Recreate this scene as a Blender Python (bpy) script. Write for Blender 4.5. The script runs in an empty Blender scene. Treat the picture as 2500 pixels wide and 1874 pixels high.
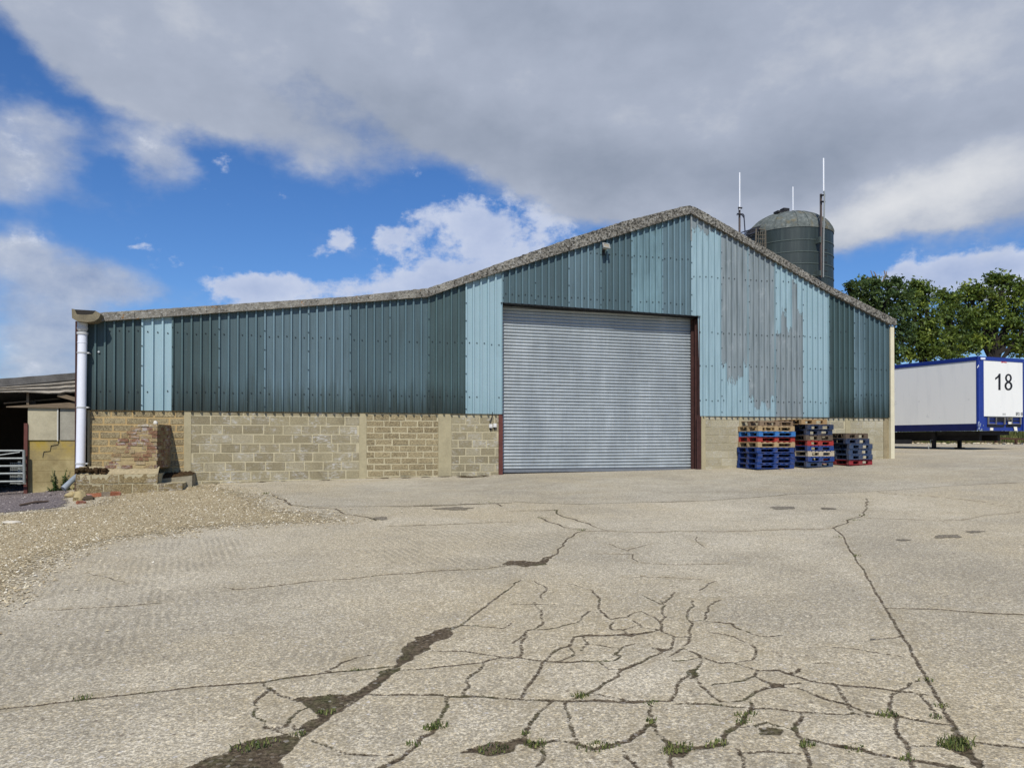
import bpy, bmesh, math, random
import numpy as np
from mathutils import Vector, Matrix, geometry, noise as mnoise

R = random.Random(7)
rad = math.radians
sc = bpy.context.scene
COL = sc.collection

# ------------------------------------------------------------------ camera and survey helpers
F_PX, YAW, PITCH = 1900.0, rad(16.4), rad(0.5)
CAM = Vector((4.50, -19.87, 0.90))
HORIZ = 1075.0
Y0 = HORIZ - F_PX * math.tan(PITCH)
RIGHT = Vector((math.cos(YAW), -math.sin(YAW), 0))
FLAT = Vector((math.sin(YAW), math.cos(YAW), 0))
UP = Vector((0, 0, 1))
FWD = FLAT * math.cos(PITCH) + UP * math.sin(PITCH)
CUP = -FLAT * math.sin(PITCH) + UP * math.cos(PITCH)


def ray(x, y):
    return FWD + RIGHT * ((x - 1250.0) / F_PX) + CUP * ((Y0 - y) / F_PX)


def F(x, y, yp=0.0):
    """point of the facade-parallel plane Y = yp seen at photo position x, y -> (u, z)"""
    d = ray(x, y)
    t = (yp - CAM.y) / d.y
    p = CAM + d * t
    return p.x, p.z


def U(x, yp=0.0, y=1000):
    return F(x, y, yp)[0]


def Zf(x, y, yp=0.0):
    return F(x, y, yp)[1]


def AT(x, y, depth):
    d = ray(x, y)
    return CAM + d * (depth / d.dot(FLAT))


def lerp_pts(pts, v):
    if v <= pts[0][0]:
        return pts[0][1]
    for (a, b), (c, d) in zip(pts, pts[1:]):
        if v <= c:
            return b + (d - b) * (v - a) / (c - a)
    return pts[-1][1]


G0 = [(-60, -1.3), (-9, -.80), (-4, -.60), (-1.2, -.40), (1.0, -.22), (2.9, -.13), (6.5, -.06), (10.5, 0.0),
      (15.4, .055), (18.5, .15), (22.4, .34), (27, .46), (33, .52), (60, .6)]


def g0(x):
    # smoothed profile along the facade
    return (lerp_pts(G0, x - .8) + 2 * lerp_pts(G0, x) + lerp_pts(G0, x + .8)) / 4


def G(x, y):
    z = g0(x)
    if y < 0:
        z += .036 * max(y, -60)
    elif x > 15:
        z += min(y, 40) * .008 * min(1, (x - 15) / 6)
    return z


def GP(x, y):
    """ground point seen at photo position x, y"""
    d = ray(x, y)
    lo, hi = 1.0, 1.0
    while hi < 400:
        hi *= 1.04
        p = CAM + d * hi
        if p.z < G(p.x, p.y):
            break
    lo = hi / 1.04
    for _ in range(40):
        m = (lo + hi) / 2
        p = CAM + d * m
        if p.z < G(p.x, p.y):
            hi = m
        else:
            lo = m
    p = CAM + d * hi
    return Vector((p.x, p.y, G(p.x, p.y)))


# ------------------------------------------------------------------ object helpers
def tag(o, label=None, cat=None, group=None, kind=None):
    if label: o['label'] = label
    if cat: o['category'] = cat
    if group: o['group'] = group
    if kind: o['kind'] = kind
    return o


def thing(name, label, cat, loc=(0, 0, 0), group=None):
    o = bpy.data.objects.new(name, None)
    o.empty_display_size = .2
    COL.objects.link(o)
    o.location = loc
    return tag(o, label, cat, group)


class MB:
    def __init__(self, xf=None):
        self.v, self.f, self.m, self.a = [], [], [], []
        self.xf = xf
        self.attr = 0.0

    def pt(self, p):
        p = Vector(p)
        if self.xf: p = self.xf(p)
        self.v.append(p); self.a.append(self.attr)
        return len(self.v) - 1

    def face(self, idx, m=0):
        self.f.append(tuple(idx)); self.m.append(m)

    def poly(self, pts, m=0):
        self.face([self.pt(p) for p in pts], m)

    def hexa(self, b, t, m=0):
        """b, t: four bottom and four top corners (counter-clockwise from above)"""
        i = [self.pt(p) for p in list(b) + list(t)]
        for q in ((3, 2, 1, 0), (4, 5, 6, 7), (0, 1, 5, 4), (1, 2, 6, 5), (2, 3, 7, 6), (3, 0, 4, 7)):
            self.face([i[k] for k in q], m)

    def box(self, x0, x1, y0, y1, z0, z1, m=0):
        self.hexa([(x0, y0, z0), (x1, y0, z0), (x1, y1, z0), (x0, y1, z0)],
                  [(x0, y0, z1), (x1, y0, z1), (x1, y1, z1), (x0, y1, z1)], m)

    def bar(self, p, q, w, h, m=0, up=(0, 0, 1)):
        p, q = Vector(p), Vector(q)
        d = (q - p).normalized()
        up = Vector(up)
        if abs(d.dot(up)) > .98: up = Vector((1, 0, 0))
        s = d.cross(up).normalized() * w / 2
        n = s.cross(d).normalized() * h / 2
        self.hexa([p - s - n, p + s - n, q + s - n, q - s - n], [p - s + n, p + s + n, q + s + n, q - s + n], m)

    def tube(self, pts, r, n=10, m=0, cap=True):
        pts = [Vector(p) for p in pts]
        rs = r if isinstance(r, (list, tuple)) else [r] * len(pts)
        rings = []
        ref = None
        for i, p in enumerate(pts):
            d = (pts[min(i + 1, len(pts) - 1)] - pts[max(i - 1, 0)]).normalized()
            if ref is None or abs(d.dot(ref)) > .95:
                ref = Vector((0, 0, 1)) if abs(d.z) < .9 else Vector((1, 0, 0))
            s = d.cross(ref).normalized(); t = s.cross(d).normalized(); ref = t
            rings.append([self.pt(p + (s * math.cos(2 * math.pi * k / n) + t * math.sin(2 * math.pi * k / n)) * rs[i]) for k in range(n)])
        for a, b in zip(rings, rings[1:]):
            for k in range(n):
                self.face((a[k], a[(k + 1) % n], b[(k + 1) % n], b[k]), m)
        if cap:
            self.face(rings[0][::-1], m); self.face(rings[-1], m)

    def lathe(self, c, prof, n=32, m=0):
        c = Vector(c)
        rings = []
        for r, z in prof:
            rings.append([self.pt(c + Vector((r * math.cos(2 * math.pi * k / n), r * math.sin(2 * math.pi * k / n), z))) for k in range(n)])
        for a, b in zip(rings, rings[1:]):
            for k in range(n):
                self.face((a[k], a[(k + 1) % n], b[(k + 1) % n], b[k]), m)

    def prism(self, prof, y0, y1, m=0):
        """closed (x, z) outline extruded along Y"""
        a = [self.pt((x, y0, z)) for x, z in prof]
        b = [self.pt((x, y1, z)) for x, z in prof]
        n = len(prof)
        for k in range(n):
            self.face((a[k], a[(k + 1) % n], b[(k + 1) % n], b[k]), m)
        self.face(a[::-1], m); self.face(b, m)

    def build(self, name, mats, parent=None, smooth=None, attr=None, fix=True):
        me = bpy.data.meshes.new(name)
        off = parent.matrix_world.translation if False else (abs_loc(parent) if parent else Vector((0, 0, 0)))
        me.from_pydata([tuple(p - off) for p in self.v], [], self.f)
        mats = mats if isinstance(mats, (list, tuple)) else [mats]
        for mm in mats: me.materials.append(mm)
        if len(mats) > 1: me.polygons.foreach_set('material_index', self.m)
        if attr:
            at = me.attributes.new(attr, 'FLOAT', 'POINT')
            at.data.foreach_set('value', self.a)
        if fix:
            bm = bmesh.new(); bm.from_mesh(me)
            bmesh.ops.recalc_face_normals(bm, faces=bm.faces)
            bm.to_mesh(me); bm.free()
        if smooth is not None:
            me.polygons.foreach_set('use_smooth', [True] * len(me.polygons))
            me.set_sharp_from_angle(angle=rad(smooth))
        me.update()
        o = bpy.data.objects.new(name, me)
        COL.objects.link(o)
        if parent: o.parent = parent
        return o


def abs_loc(o):
    v = Vector((0, 0, 0))
    while o is not None:
        v += o.location; o = o.parent
    return v


def copy_tree(o, parent=None):
    c = o.copy(); COL.objects.link(c)
    if parent: c.parent = parent
    for ch in [k for k in bpy.data.objects if k.parent == o]:
        copy_tree(ch, c)
    return c


# ------------------------------------------------------------------ material helpers
class NB:
    def __init__(self, nt):
        self.nt = nt

    def n(self, t, **kw):
        nd = self.nt.nodes.new(t)
        for k, v in kw.items(): setattr(nd, k, v)
        return nd

    def put(self, sock, v):
        if v is None: return
        if isinstance(v, bpy.types.NodeSocket): self.nt.links.new(v, sock)
        else:
            if isinstance(v, (tuple, list)) and len(v) == 3 and sock.type == 'RGBA': v = (*v, 1)
            sock.default_value = v

    def co(self, kind='Object'):
        return self.n('ShaderNodeTexCoord').outputs[kind]

    def geo(self, k='Position'):
        return self.n('ShaderNodeNewGeometry').outputs[k]

    def attr(self, name, out='Fac'):
        return self.n('ShaderNodeAttribute', attribute_name=name).outputs[out]

    def map(self, v, scale=(1, 1, 1), loc=(0, 0, 0), rot=(0, 0, 0), typ='POINT'):
        m = self.n('ShaderNodeMapping', vector_type=typ)
        self.put(m.inputs['Vector'], v)
        m.inputs['Scale'].default_value = scale; m.inputs['Location'].default_value = loc; m.inputs['Rotation'].default_value = rot
        return m.outputs[0]

    def noise(self, v, scale, detail=4, rough=.6, dist=0, out=0):
        m = self.n('ShaderNodeTexNoise')
        self.put(m.inputs['Vector'], v); m.inputs['Scale'].default_value = scale
        m.inputs['Detail'].default_value = detail; m.inputs['Roughness'].default_value = rough; m.inputs['Distortion'].default_value = dist
        return m.outputs[out]

    def vor(self, v, scale, feat='F1', out='Distance', rnd=1):
        m = self.n('ShaderNodeTexVoronoi', feature=feat)
        self.put(m.inputs['Vector'], v); m.inputs['Scale'].default_value = scale; m.inputs['Randomness'].default_value = rnd
        return m.outputs[out]

    def wave(self, v, scale, dist=0, detail=2, dscale=1, direction='X'):
        m = self.n('ShaderNodeTexWave', bands_direction=direction)
        self.put(m.inputs['Vector'], v); m.inputs['Scale'].default_value = scale
        m.inputs['Distortion'].default_value = dist; m.inputs['Detail'].default_value = detail; m.inputs['Detail Scale'].default_value = dscale
        return m.outputs['Fac']

    def ramp(self, f, stops, interp='LINEAR'):
        m = self.n('ShaderNodeValToRGB'); r = m.color_ramp; r.interpolation = interp
        while len(r.elements) < len(stops): r.elements.new(.5)
        for e, (p, c) in zip(r.elements, stops):
            e.position = p; e.color = (*c, 1) if not isinstance(c, (int, float)) else (c, c, c, 1)
        self.put(m.inputs[0], f)
        return m.outputs[0]

    def mix(self, f, a, b, mode='MIX'):
        m = self.n('ShaderNodeMix', data_type='RGBA', blend_type=mode)
        self.put(m.inputs[0], f); self.put(m.inputs[6], a); self.put(m.inputs[7], b)
        return m.outputs[2]

    def math(self, op, a, b=None, c=None, clamp=False):
        m = self.n('ShaderNodeMath', operation=op, use_clamp=clamp)
        self.put(m.inputs[0], a); self.put(m.inputs[1], b); self.put(m.inputs[2], c)
        return m.outputs[0]

    def mr(self, v, a, b, c=0, d=1, smooth=False):
        m = self.n('ShaderNodeMapRange')
        if smooth: m.interpolation_type = 'SMOOTHSTEP'
        for s, k in zip(m.inputs[:5], (v, a, b, c, d)): self.put(s, k)
        return m.outputs[0]

    def sep(self, v):
        m = self.n('ShaderNodeSeparateXYZ'); self.put(m.inputs[0], v)
        return m.outputs

    def comb(self, x, y, z):
        m = self.n('ShaderNodeCombineXYZ')
        for s, k in zip(m.inputs, (x, y, z)): self.put(s, k)
        return m.outputs[0]

    def vmath(self, op, a, b=None, out=0):
        m = self.n('ShaderNodeVectorMath', operation=op)
        self.put(m.inputs[0], a); self.put(m.inputs[1], b)
        return m.outputs[out]

    def bump(self, h, s=.5, d=.02, normal=None):
        m = self.n('ShaderNodeBump'); self.put(m.inputs['Height'], h)
        m.inputs['Strength'].default_value = s; m.inputs['Distance'].default_value = d
        self.put(m.inputs['Normal'], normal)
        return m.outputs[0]


class Mat(NB):
    def __init__(self, name, rough=.85, metal=0, spec=.3):
        self.mat = bpy.data.materials.new(name); self.mat.use_nodes = True
        super().__init__(self.mat.node_tree)
        self.p = self.nt.nodes['Principled BSDF']
        self.p.inputs['Roughness'].default_value = rough
        self.p.inputs['Metallic'].default_value = metal
        self.p.inputs['Specular IOR Level'].default_value = spec

    def done(self, color, bump=None, rough=None, metal=None):
        self.put(self.p.inputs['Base Color'], color)
        self.put(self.p.inputs['Normal'], bump); self.put(self.p.inputs['Roughness'], rough); self.put(self.p.inputs['Metallic'], metal)
        return self.mat


def scaled(c, k):
    return tuple(min(1, x * k) for x in c)


def srgb(r, g, b):
    f = lambda c: c / 12.92 if c <= .04045 else ((c + .055) / 1.055) ** 2.4
    return tuple(f(x / 255) for x in (r, g, b))


def plain(name, c, rough=.7, metal=0, var=.25, scale=6, spec=.3, stretch=(1, 1, 1), bump=.15):
    m = Mat(name, rough, metal, spec)
    v = m.map(m.co(), stretch)
    n1 = m.noise(v, scale, 6, .65)
    n2 = m.noise(v, scale * 9, 3, .6)
    n = m.math('ADD', m.math('MULTIPLY', n1, .65), m.math('MULTIPLY', n2, .35))
    col = m.ramp(n, [(.3, scaled(c, 1 - var)), (.7, scaled(c, 1 + var))])
    return m.done(col, m.bump(n2, bump, .01))


# ground concrete -------------------------------------------------------------
SOIL = [(.036, .026, .015), (.100, .073, .042), (.22, .17, .11), (.066, .080, .020)]


def concrete_ground(name, c_hi, c_lo, warm, rdir=None, plainc=False):
    m = Mat(name, .92, 0, .2)
    v = m.geo()
    big = m.noise(v, .22, 5, .6)
    mid = m.noise(v, 1.7, 6, .65)
    st = m.noise(m.map(v, (1, 5, 1), rot=(0, 0, rad(18))), .8, 5, .6)
    fine = m.noise(v, 62, 4, .75)
    f2 = m.noise(m.map(v, loc=(9, 1, 0)), 30, 4, .8)
    f3 = m.noise(m.map(v, loc=(4, 4, 0)), 12, 5, .75)
    cellv = m.sep(m.vor(v, 105, out='Color'))[0]
    dist = m.vor(v, 70)
    cell2 = m.sep(m.vor(v, 27, out='Color'))
    base = m.mix(m.mr(m.math('ADD', m.math('MULTIPLY', big, .45), m.math('MULTIPLY', mid, .55)), .42, .58), c_lo, c_hi)
    if rdir: base = m.mix(m.math('MULTIPLY', m.attr('bay'), .7), base, scaled(c_lo, .90))
    base = m.mix(m.mr(st, .50, .70, 0, .45), base, scaled(c_lo, .80))
    st2 = m.noise(m.map(v, (1.2, 14, 1), rot=(0, 0, rad(14))), .9, 5, .65)
    base = m.mix(m.mr(st2, .54, .70, 0, .42), base, scaled(c_lo, .66))
    base = m.mix(m.mr(st2, .46, .34, 0, .25), base, scaled(c_hi, 1.15))
    base = m.mix(m.mr(m.noise(v, .5, 4, .6, 0), .5, .68, 0, .65), base, warm)
    base = m.mix(m.mr(m.noise(m.map(v, loc=(2, 7, 0)), .16, 3, .6), .46, .60, 0, .55), base, warm)
    s5 = m.noise(m.map(v, loc=(11, 5, 0)), .42, 6, .62)
    base = m.mix(m.mr(s5, .54, .66, 0, .6), base, scaled(c_lo, .66))
    base = m.mix(m.mr(s5, .46, .36, 0, .55), base, scaled(c_hi, 1.12))
    if rdir:
        wn_ = m.mr(m.noise(m.map(v, loc=(8, 8, 0)), 1.4, 5, .65), .34, .60)
        base = m.mix(m.math('MULTIPLY', m.math('MULTIPLY', m.attr('worn'), wn_), .75), base, scaled(c_hi, 1.18))
        base = m.mix(m.math('MULTIPLY', m.math('MULTIPLY', m.attr('stain'), wn_), .7), base, scaled(c_lo, .62))
    # exposed flint aggregate: dark pits, buff and white stones
    agg = m.ramp(cellv, [(0, scaled(c_lo, .35)), (.14, scaled(c_lo, .62)), (.34, c_lo), (.6, c_hi), (.8, scaled(warm, 1.15)), (.92, (.70, .66, .58))], 'CONSTANT')
    base = m.mix(.46, base, agg)
    peb = m.math('MULTIPLY', m.mr(cell2[1], .86, .90), m.mr(m.vor(v, 27), .40, .28))
    base = m.mix(m.math('MULTIPLY', peb, .75), base, m.ramp(cell2[2], [(0, (.13, .09, .06)), (.35, (.5, .42, .3)), (.65, (.70, .66, .6))], 'CONSTANT'))
    base = m.mix(m.mr(fine, .42, .56, .72, 0), base, scaled(c_lo, .34))
    base = m.mix(m.mr(f2, .40, .52, .38, 0), base, scaled(c_lo, .42))
    base = m.mix(m.mr(f2, .56, .66, 0, .55), base, scaled(c_hi, 1.3))
    base = m.mix(m.mr(f3, .54, .68, 0, .45), base, scaled(c_lo, .58))
    h = m.math('ADD', m.math('MULTIPLY', dist, -.25), m.math('MULTIPLY', fine, .7))
    h = m.math('ADD', h, m.math('MULTIPLY', f2, .6))
    if rdir:
        rid = None
        brk = m.mr(m.noise(m.map(v, loc=(1, 3, 0)), 1.7, 5, .72), .38, .58)
        for k, (nm, th) in enumerate(zip(('rid_a', 'rid_b', 'rid_c'), rdir)):
            wv = m.wave(m.map(v, rot=(0, 0, -(th + math.pi / 2))), 3.5 + .4 * k, 3.2, 3, .8)
            t = m.math('MULTIPLY', wv, m.math('MULTIPLY', m.mr(m.attr(nm), .0, .4), brk))
            rid = t if rid is None else m.math('ADD', rid, t)
        h = m.math('ADD', h, m.math('MULTIPLY', rid, -1.1))
        base = m.mix(m.math('MULTIPLY', m.mr(rid, .30, .85), m.mr(f2, .42, .58, .12, .55)), base, scaled(c_lo, .45))
        # soil in joints and cracks, broken edges, dirt trodden out of them
        ck = m.attr('crack')
        rag = m.math('ADD', m.math('MULTIPLY', m.math('SUBTRACT', m.noise(v, 26, 4, .7), .5), .044), m.math('MULTIPLY', m.math('SUBTRACT', m.noise(v, 90, 3, .7), .5), .030))
        e = m.math('ADD', ck, rag)
        dirt = m.math('MULTIPLY', m.mr(ck, .14, .0), m.mr(m.noise(m.map(v, loc=(6, 2, 0)), 7, 5, .7), .44, .62))
        base = m.mix(m.math('MULTIPLY', dirt, .6), base, scaled(warm, .42))
        lip = m.math('MULTIPLY', m.mr(e, .030, .012), m.mr(e, .0, .006))
        base = m.mix(m.math('MULTIPLY', lip, .12), base, scaled(c_hi, 1.2))
        n = m.noise(v, 34, 6, .75)
        soil = m.ramp(n, [(.36, SOIL[0]), (.50, SOIL[1]), (.66, SOIL[2])])
        soil = m.mix(m.mr(m.noise(v, 1.9, 6, .7), .52, .66, 0, .6), soil, m.ramp(n, [(.36, scaled(SOIL[3], .45)), (.62, scaled(SOIL[3], 1.5))]))
        gr = m.sep(m.vor(v, 48, out='Color'))
        soil = m.mix(m.mr(gr[0], .86, .88, 0, .6), soil, m.ramp(gr[1], [(0, (.14, .11, .07)), (.5, (.26, .22, .16)), (.85, (.4, .36, .3))], 'CONSTANT'))
        is_soil = m.mr(e, .008, .0)
        base = m.mix(is_soil, base, soil)
        h = m.math('ADD', h, m.math('MULTIPLY', is_soil, -2.0))
        h = m.math('ADD', h, m.math('MULTIPLY', m.math('MULTIPLY', n, is_soil), 2.5))
    return m.done(base, m.bump(h, .75, .009))


M_apron = concrete_ground('apron concrete', srgb(218, 208, 183), srgb(172, 162, 140), srgb(206, 187, 146))


def fade(m, mat, sc_, k=1.0):
    """thin ragged cover at the rim of a loose layer (attribute 'rim' runs from 0 at the outline to 1 inside)"""
    r = m.attr('rim')
    a = m.math('ADD', m.math('MULTIPLY', r, 1.15), m.math('MULTIPLY', m.math('SUBTRACT', m.noise(m.geo(), sc_, 5, .7), .5), 2.2 * k))
    m.put(m.p.inputs['Alpha'], m.mr(a, .40, .46))
    return mat


def soil_mat(name, cols, sc1=14, rim=None):
    m = Mat(name, 1, 0, .1)
    v = m.geo()
    n = m.noise(v, sc1, 6, .7)
    n2 = m.noise(v, 70, 3, .7)
    g = m.noise(v, 1.1, 4, .6)
    col = m.ramp(n, [(.3, cols[0]), (.55, cols[1]), (.75, cols[2])])
    col = m.mix(m.mr(g, .52, .66, 0, .75), col, cols[3])
    col = m.mix(m.mr(n2, .62, .72, 0, .5), col, (.3, .27, .2))
    mat = m.done(col, m.bump(m.math('ADD', n, n2), 1, .02))
    return fade(m, mat, rim) if rim else mat


M_soil = soil_mat('wall foot soil', SOIL, 30, 16)


def gravel_mat(name, stops):
    m = Mat(name, .9, 0, .25)
    v = m.geo()
    c = m.vor(v, 42, out='Color')
    d = m.vor(v, 42)
    c2 = m.vor(v, 85, out='Color')
    big = m.noise(v, .7, 4)
    col = m.ramp(m.sep(c)[0], stops, 'CONSTANT')
    col = m.mix(.3, col, m.ramp(m.sep(c2)[1], stops, 'CONSTANT'))
    col = m.mix(m.mr(d, .35, .75, 0, .6), col, scaled(stops[0][1], .5))
    col = m.mix(m.mr(big, .35, .65, .35, 0), col, scaled(stops[1][1], .6))
    return fade(m, m.done(col, m.bump(m.math('MULTIPLY', d, -1), 1, .02)), 11)


M_gravel = gravel_mat('yellow gravel', [(0, srgb(152, 130, 92)), (.2, srgb(178, 160, 122)), (.45, srgb(196, 179, 140)), (.7, srgb(208, 192, 154)), (.9, srgb(222, 211, 182))])
M_greygravel = gravel_mat('grey gravel', [(0, srgb(98, 90, 90)), (.25, srgb(130, 120, 117)), (.55, srgb(150, 138, 133)), (.85, srgb(172, 160, 152))])


def pebble_mat(name, stops):
    m = Mat(name, .8, 0, .3)
    return m.done(m.mix(.25, m.ramp(m.attr('tone'), stops), m.ramp(m.noise(m.geo(), 60, 3), [(.3, scaled(stops[0][1], .6)), (.7, stops[-1][1])])))


M_pebble = pebble_mat('pebbles', [(0, srgb(136, 114, 78)), (.3, srgb(182, 164, 124)), (.6, srgb(204, 189, 152)), (.85, srgb(218, 207, 178)), (1, srgb(232, 226, 208))])
M_greypebble = pebble_mat('grey pebbles', [(0, srgb(96, 88, 88)), (.5, srgb(142, 131, 127)), (1, srgb(182, 172, 164))])


def blade_mat(name, a, b):
    m = Mat(name, .7, 0, .2)
    col = m.ramp(m.attr('tone'), [(0, a), (1, b)])
    return m.done(col)


M_grass = blade_mat('grass blades', (.035, .06, .014), (.16, .17, .05))
M_dry = blade_mat('dry grass', (.14, .11, .04), (.34, .27, .12))
M_leafweed = blade_mat('weed leaves', (.04, .09, .02), (.12, .2, .05))


# cladding -------------------------------------------------------------------
def sheet_mat(name, c, stain, algae, streak=.5, rough=.5, chalk=.42):
    m = Mat(name, rough, 0, .35)
    v = m.geo()
    oi = m.n('ShaderNodeObjectInfo').outputs['Random']
    xyz = m.sep(v)
    s1 = m.noise(m.map(v, (5, 1, .22)), 3.2, 6, .62)
    s2 = m.noise(m.map(v, (1, 1, .6)), 1.1, 5, .6)
    s3 = m.noise(m.map(v, (1, 1, 1)), 26, 3, .7)
    col = m.mix(m.mr(s1, .40, .68, 0, streak), c, stain)
    col = m.mix(m.mr(s2, .42, .66, 0, streak * .8), col, scaled(c, 1.3))
    col = m.mix(m.mr(oi, 0, 1, 0, .32), col, scaled(c, .66))
    # chalked paint on the rib crests
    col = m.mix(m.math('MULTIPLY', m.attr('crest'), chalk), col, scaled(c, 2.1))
    # algae creeping up from the damp bottom edge and down from the verge
    al = m.math('ADD', m.mr(xyz[2], 1.55, 2.75, 1.15, 0), m.math('MULTIPLY', m.math('SUBTRACT', s1, .5), 1.5))
    col = m.mix(m.mr(al, .35, 1.1, 0, algae[0]), col, algae[1])
    col = m.mix(m.mr(s3, .60, .75, 0, .22), col, scaled(stain, .6))
    scr = m.noise(m.map(v, (22, 1, .55)), 2.0, 5, .7)
    col = m.mix(m.mr(scr, .66, .72, 0, .38), col, scaled(c, 2.2))
    sp = m.vor(v, 9)
    col = m.mix(m.math('MULTIPLY', m.mr(sp, .05, .03), .5), col, (.4, .44, .42))
    return m.done(col, m.bump(s1, .12, .01), m.mr(s1, .3, .7, rough - .08, rough + .15))


DARK = srgb(71, 90, 95)
LIGHT = srgb(144, 168, 175)
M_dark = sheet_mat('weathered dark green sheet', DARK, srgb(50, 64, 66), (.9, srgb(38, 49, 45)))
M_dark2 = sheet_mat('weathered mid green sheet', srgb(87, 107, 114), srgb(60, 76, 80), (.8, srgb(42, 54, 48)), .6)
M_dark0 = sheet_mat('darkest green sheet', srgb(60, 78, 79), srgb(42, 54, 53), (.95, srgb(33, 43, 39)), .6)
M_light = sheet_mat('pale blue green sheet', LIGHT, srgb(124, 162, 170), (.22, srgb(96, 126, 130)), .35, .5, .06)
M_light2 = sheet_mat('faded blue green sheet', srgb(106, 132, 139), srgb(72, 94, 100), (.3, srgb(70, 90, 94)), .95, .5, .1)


def peel_mat():
    """old pale paint flaking off in long tongues and showing the grey undercoat"""
    m = Mat('peeling sheet', .5, 0, .35)
    v = m.geo()
    z = m.sep(v)[2]
    cut = m.attr('peel')
    n = m.noise(m.map(v, (4, 1, 1.1)), 2.6, 6, .65)
    n2 = m.noise(v, 22, 3, .6)
    edge = m.math('ADD', m.math('SUBTRACT', z, cut), m.math('ADD', m.math('MULTIPLY', m.math('SUBTRACT', n, .5), 1.1), m.math('MULTIPLY', m.math('SUBTRACT', n2, .5), .14)))
    grey_is = m.mr(edge, -.004, .004)
    s1 = m.noise(m.map(v, (5, 1, .3)), 3, 6, .6)
    sm = m.noise(m.map(v, (1, 1, .8)), 2.2, 6, .7)
    grey = m.ramp(s1, [(.3, srgb(106, 117, 120)), (.7, srgb(136, 146, 149))])
    grey = m.mix(m.mr(sm, .58, .72, 0, .5), grey, srgb(164, 172, 174))
    blue = m.ramp(s1, [(.3, srgb(128, 152, 159)), (.7, srgb(148, 172, 179))])
    col = m.mix(grey_is, blue, grey)
    # curled dark paint edges and left-over flakes
    lip = m.math('MULTIPLY', m.mr(edge, .0, .012), m.mr(edge, .05, .02))
    col = m.mix(m.math('MULTIPLY', lip, .55), col, srgb(44, 66, 72))
    fl = m.mr(m.noise(m.map(v, (6, 1, 3)), 2.5, 4, .6), .72, .73)
    col = m.mix(m.math('MULTIPLY', fl, grey_is), col, srgb(140, 176, 182))
    return m.done(col, m.bump(m.math('SUBTRACT', 1, grey_is), .5, .01))


M_peel = peel_mat()
M_screw = plain('fixing screws', (.02, .028, .03), .5)
M_whitebolt = plain('pale bolt caps', (.5, .55, .55), .5)


def cement_mat():
    m = Mat('lichened asbestos cement', .95, 0, .1)
    v = m.geo()
    n1 = m.noise(v, 3.5, 6, .7)
    n2 = m.noise(v, 17, 5, .75)
    n3 = m.noise(m.map(v, loc=(5, 2, 9)), 22, 4, .7)
    col = m.ramp(n1, [(.3, srgb(102, 98, 90)), (.5, srgb(130, 126, 116)), (.7, srgb(156, 152, 140))])
    x = m.sep(v)[0]
    heavy = m.mr(x, 6, 11, .0, .09, True)
    col = m.mix(m.mr(m.math('ADD', n2, heavy), .56, .64, 0, .85), col, srgb(42, 41, 37))
    col = m.mix(m.mr(n3, .56, .62, 0, .6), col, srgb(186, 185, 178))
    col = m.mix(m.math('MULTIPLY', m.mr(m.noise(v, 6, 4, .6), .63, .70), m.mr(x, 12, 5)), col, srgb(150, 104, 44))
    return m.done(col, m.bump(m.math('ADD', n2, n3), 1, .03))


M_cement = cement_mat()
M_roof = plain('roof fibre cement', srgb(120, 116, 104), .95, 0, .4, 3)


# masonry ---------------------------------------------------------------------
def block_mat(name, stops, white=0.0, speck=0.0, dirt=.5):
    m = Mat(name, .95, 0, .15)
    v = m.geo()
    t = m.attr('tone')
    n1 = m.noise(v, 4, 5, .65); n2 = m.noise(v, 38, 4, .75)
    col = m.ramp(m.math('ADD', m.math('MULTIPLY', t, .75), m.math('MULTIPLY', n1, .25)), stops)
    col = m.mix(m.mr(n2, .35, .6, .45, 0), col, scaled(stops[0][1], .45))
    if speck:
        vc = m.sep(m.vor(v, 55, out='Color'))[0]
        col = m.mix(m.mr(vc, .60, .62, 0, speck), col, srgb(72, 60, 42))
        col = m.mix(m.mr(vc, .84, .86, 0, speck), col, srgb(206, 190, 150))
    if white:
        w = m.noise(m.map(v, (1, 1, 1.2), loc=(2, 0, 1)), 1.6, 5, .7)
        w2 = m.noise(m.map(v, (1, 1, 3)), 9, 4, .7)
        col = m.mix(m.math('MULTIPLY', m.mr(w, .48, .62, 0, white), m.mr(w2, .46, .58)), col, srgb(204, 203, 200))
    d = m.noise(m.map(v, (1, 1, .5), loc=(7, 0, 3)), .9, 5, .65)
    col = m.mix(m.mr(d, .54, .70, 0, dirt), col, srgb(70, 62, 46))
    h = m.math('ADD', n2, m.math('MULTIPLY', m.vor(v, 55), -.8 if speck else 0))
    return m.done(col, m.bump(h, .8, .012))


B1 = [(0, srgb(126, 117, 93)), (.3, srgb(146, 136, 109)), (.55, srgb(157, 147, 118)), (.8, srgb(164, 155, 130)), (1, srgb(176, 165, 132))]
M_block = block_mat('grey buff blocks', B1, .6)
M_flint = block_mat('coarse aggregate blocks', [(0, srgb(134, 121, 93)), (.5, srgb(156, 142, 110)), (1, srgb(172, 157, 122))], 0, .42, .4)
M_pale = block_mat('pale limewashed blocks', [(0, srgb(156, 147, 122)), (.5, srgb(176, 168, 142)), (1, srgb(190, 183, 160))], .3, .12, .35)
M_oldblock = block_mat('old plinth blocks', [(0, srgb(112, 98, 68)), (.5, srgb(138, 122, 88)), (1, srgb(164, 148, 112))], .35, .35, .6)
M_brick = block_mat('worn red and buff bricks', [(0, srgb(98, 78, 60)), (.22, srgb(132, 96, 74)), (.4, srgb(146, 118, 88)), (.62, srgb(148, 130, 94)), (.85, srgb(168, 150, 116)), (1, srgb(184, 172, 150))], .5, .1, .4)
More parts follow.
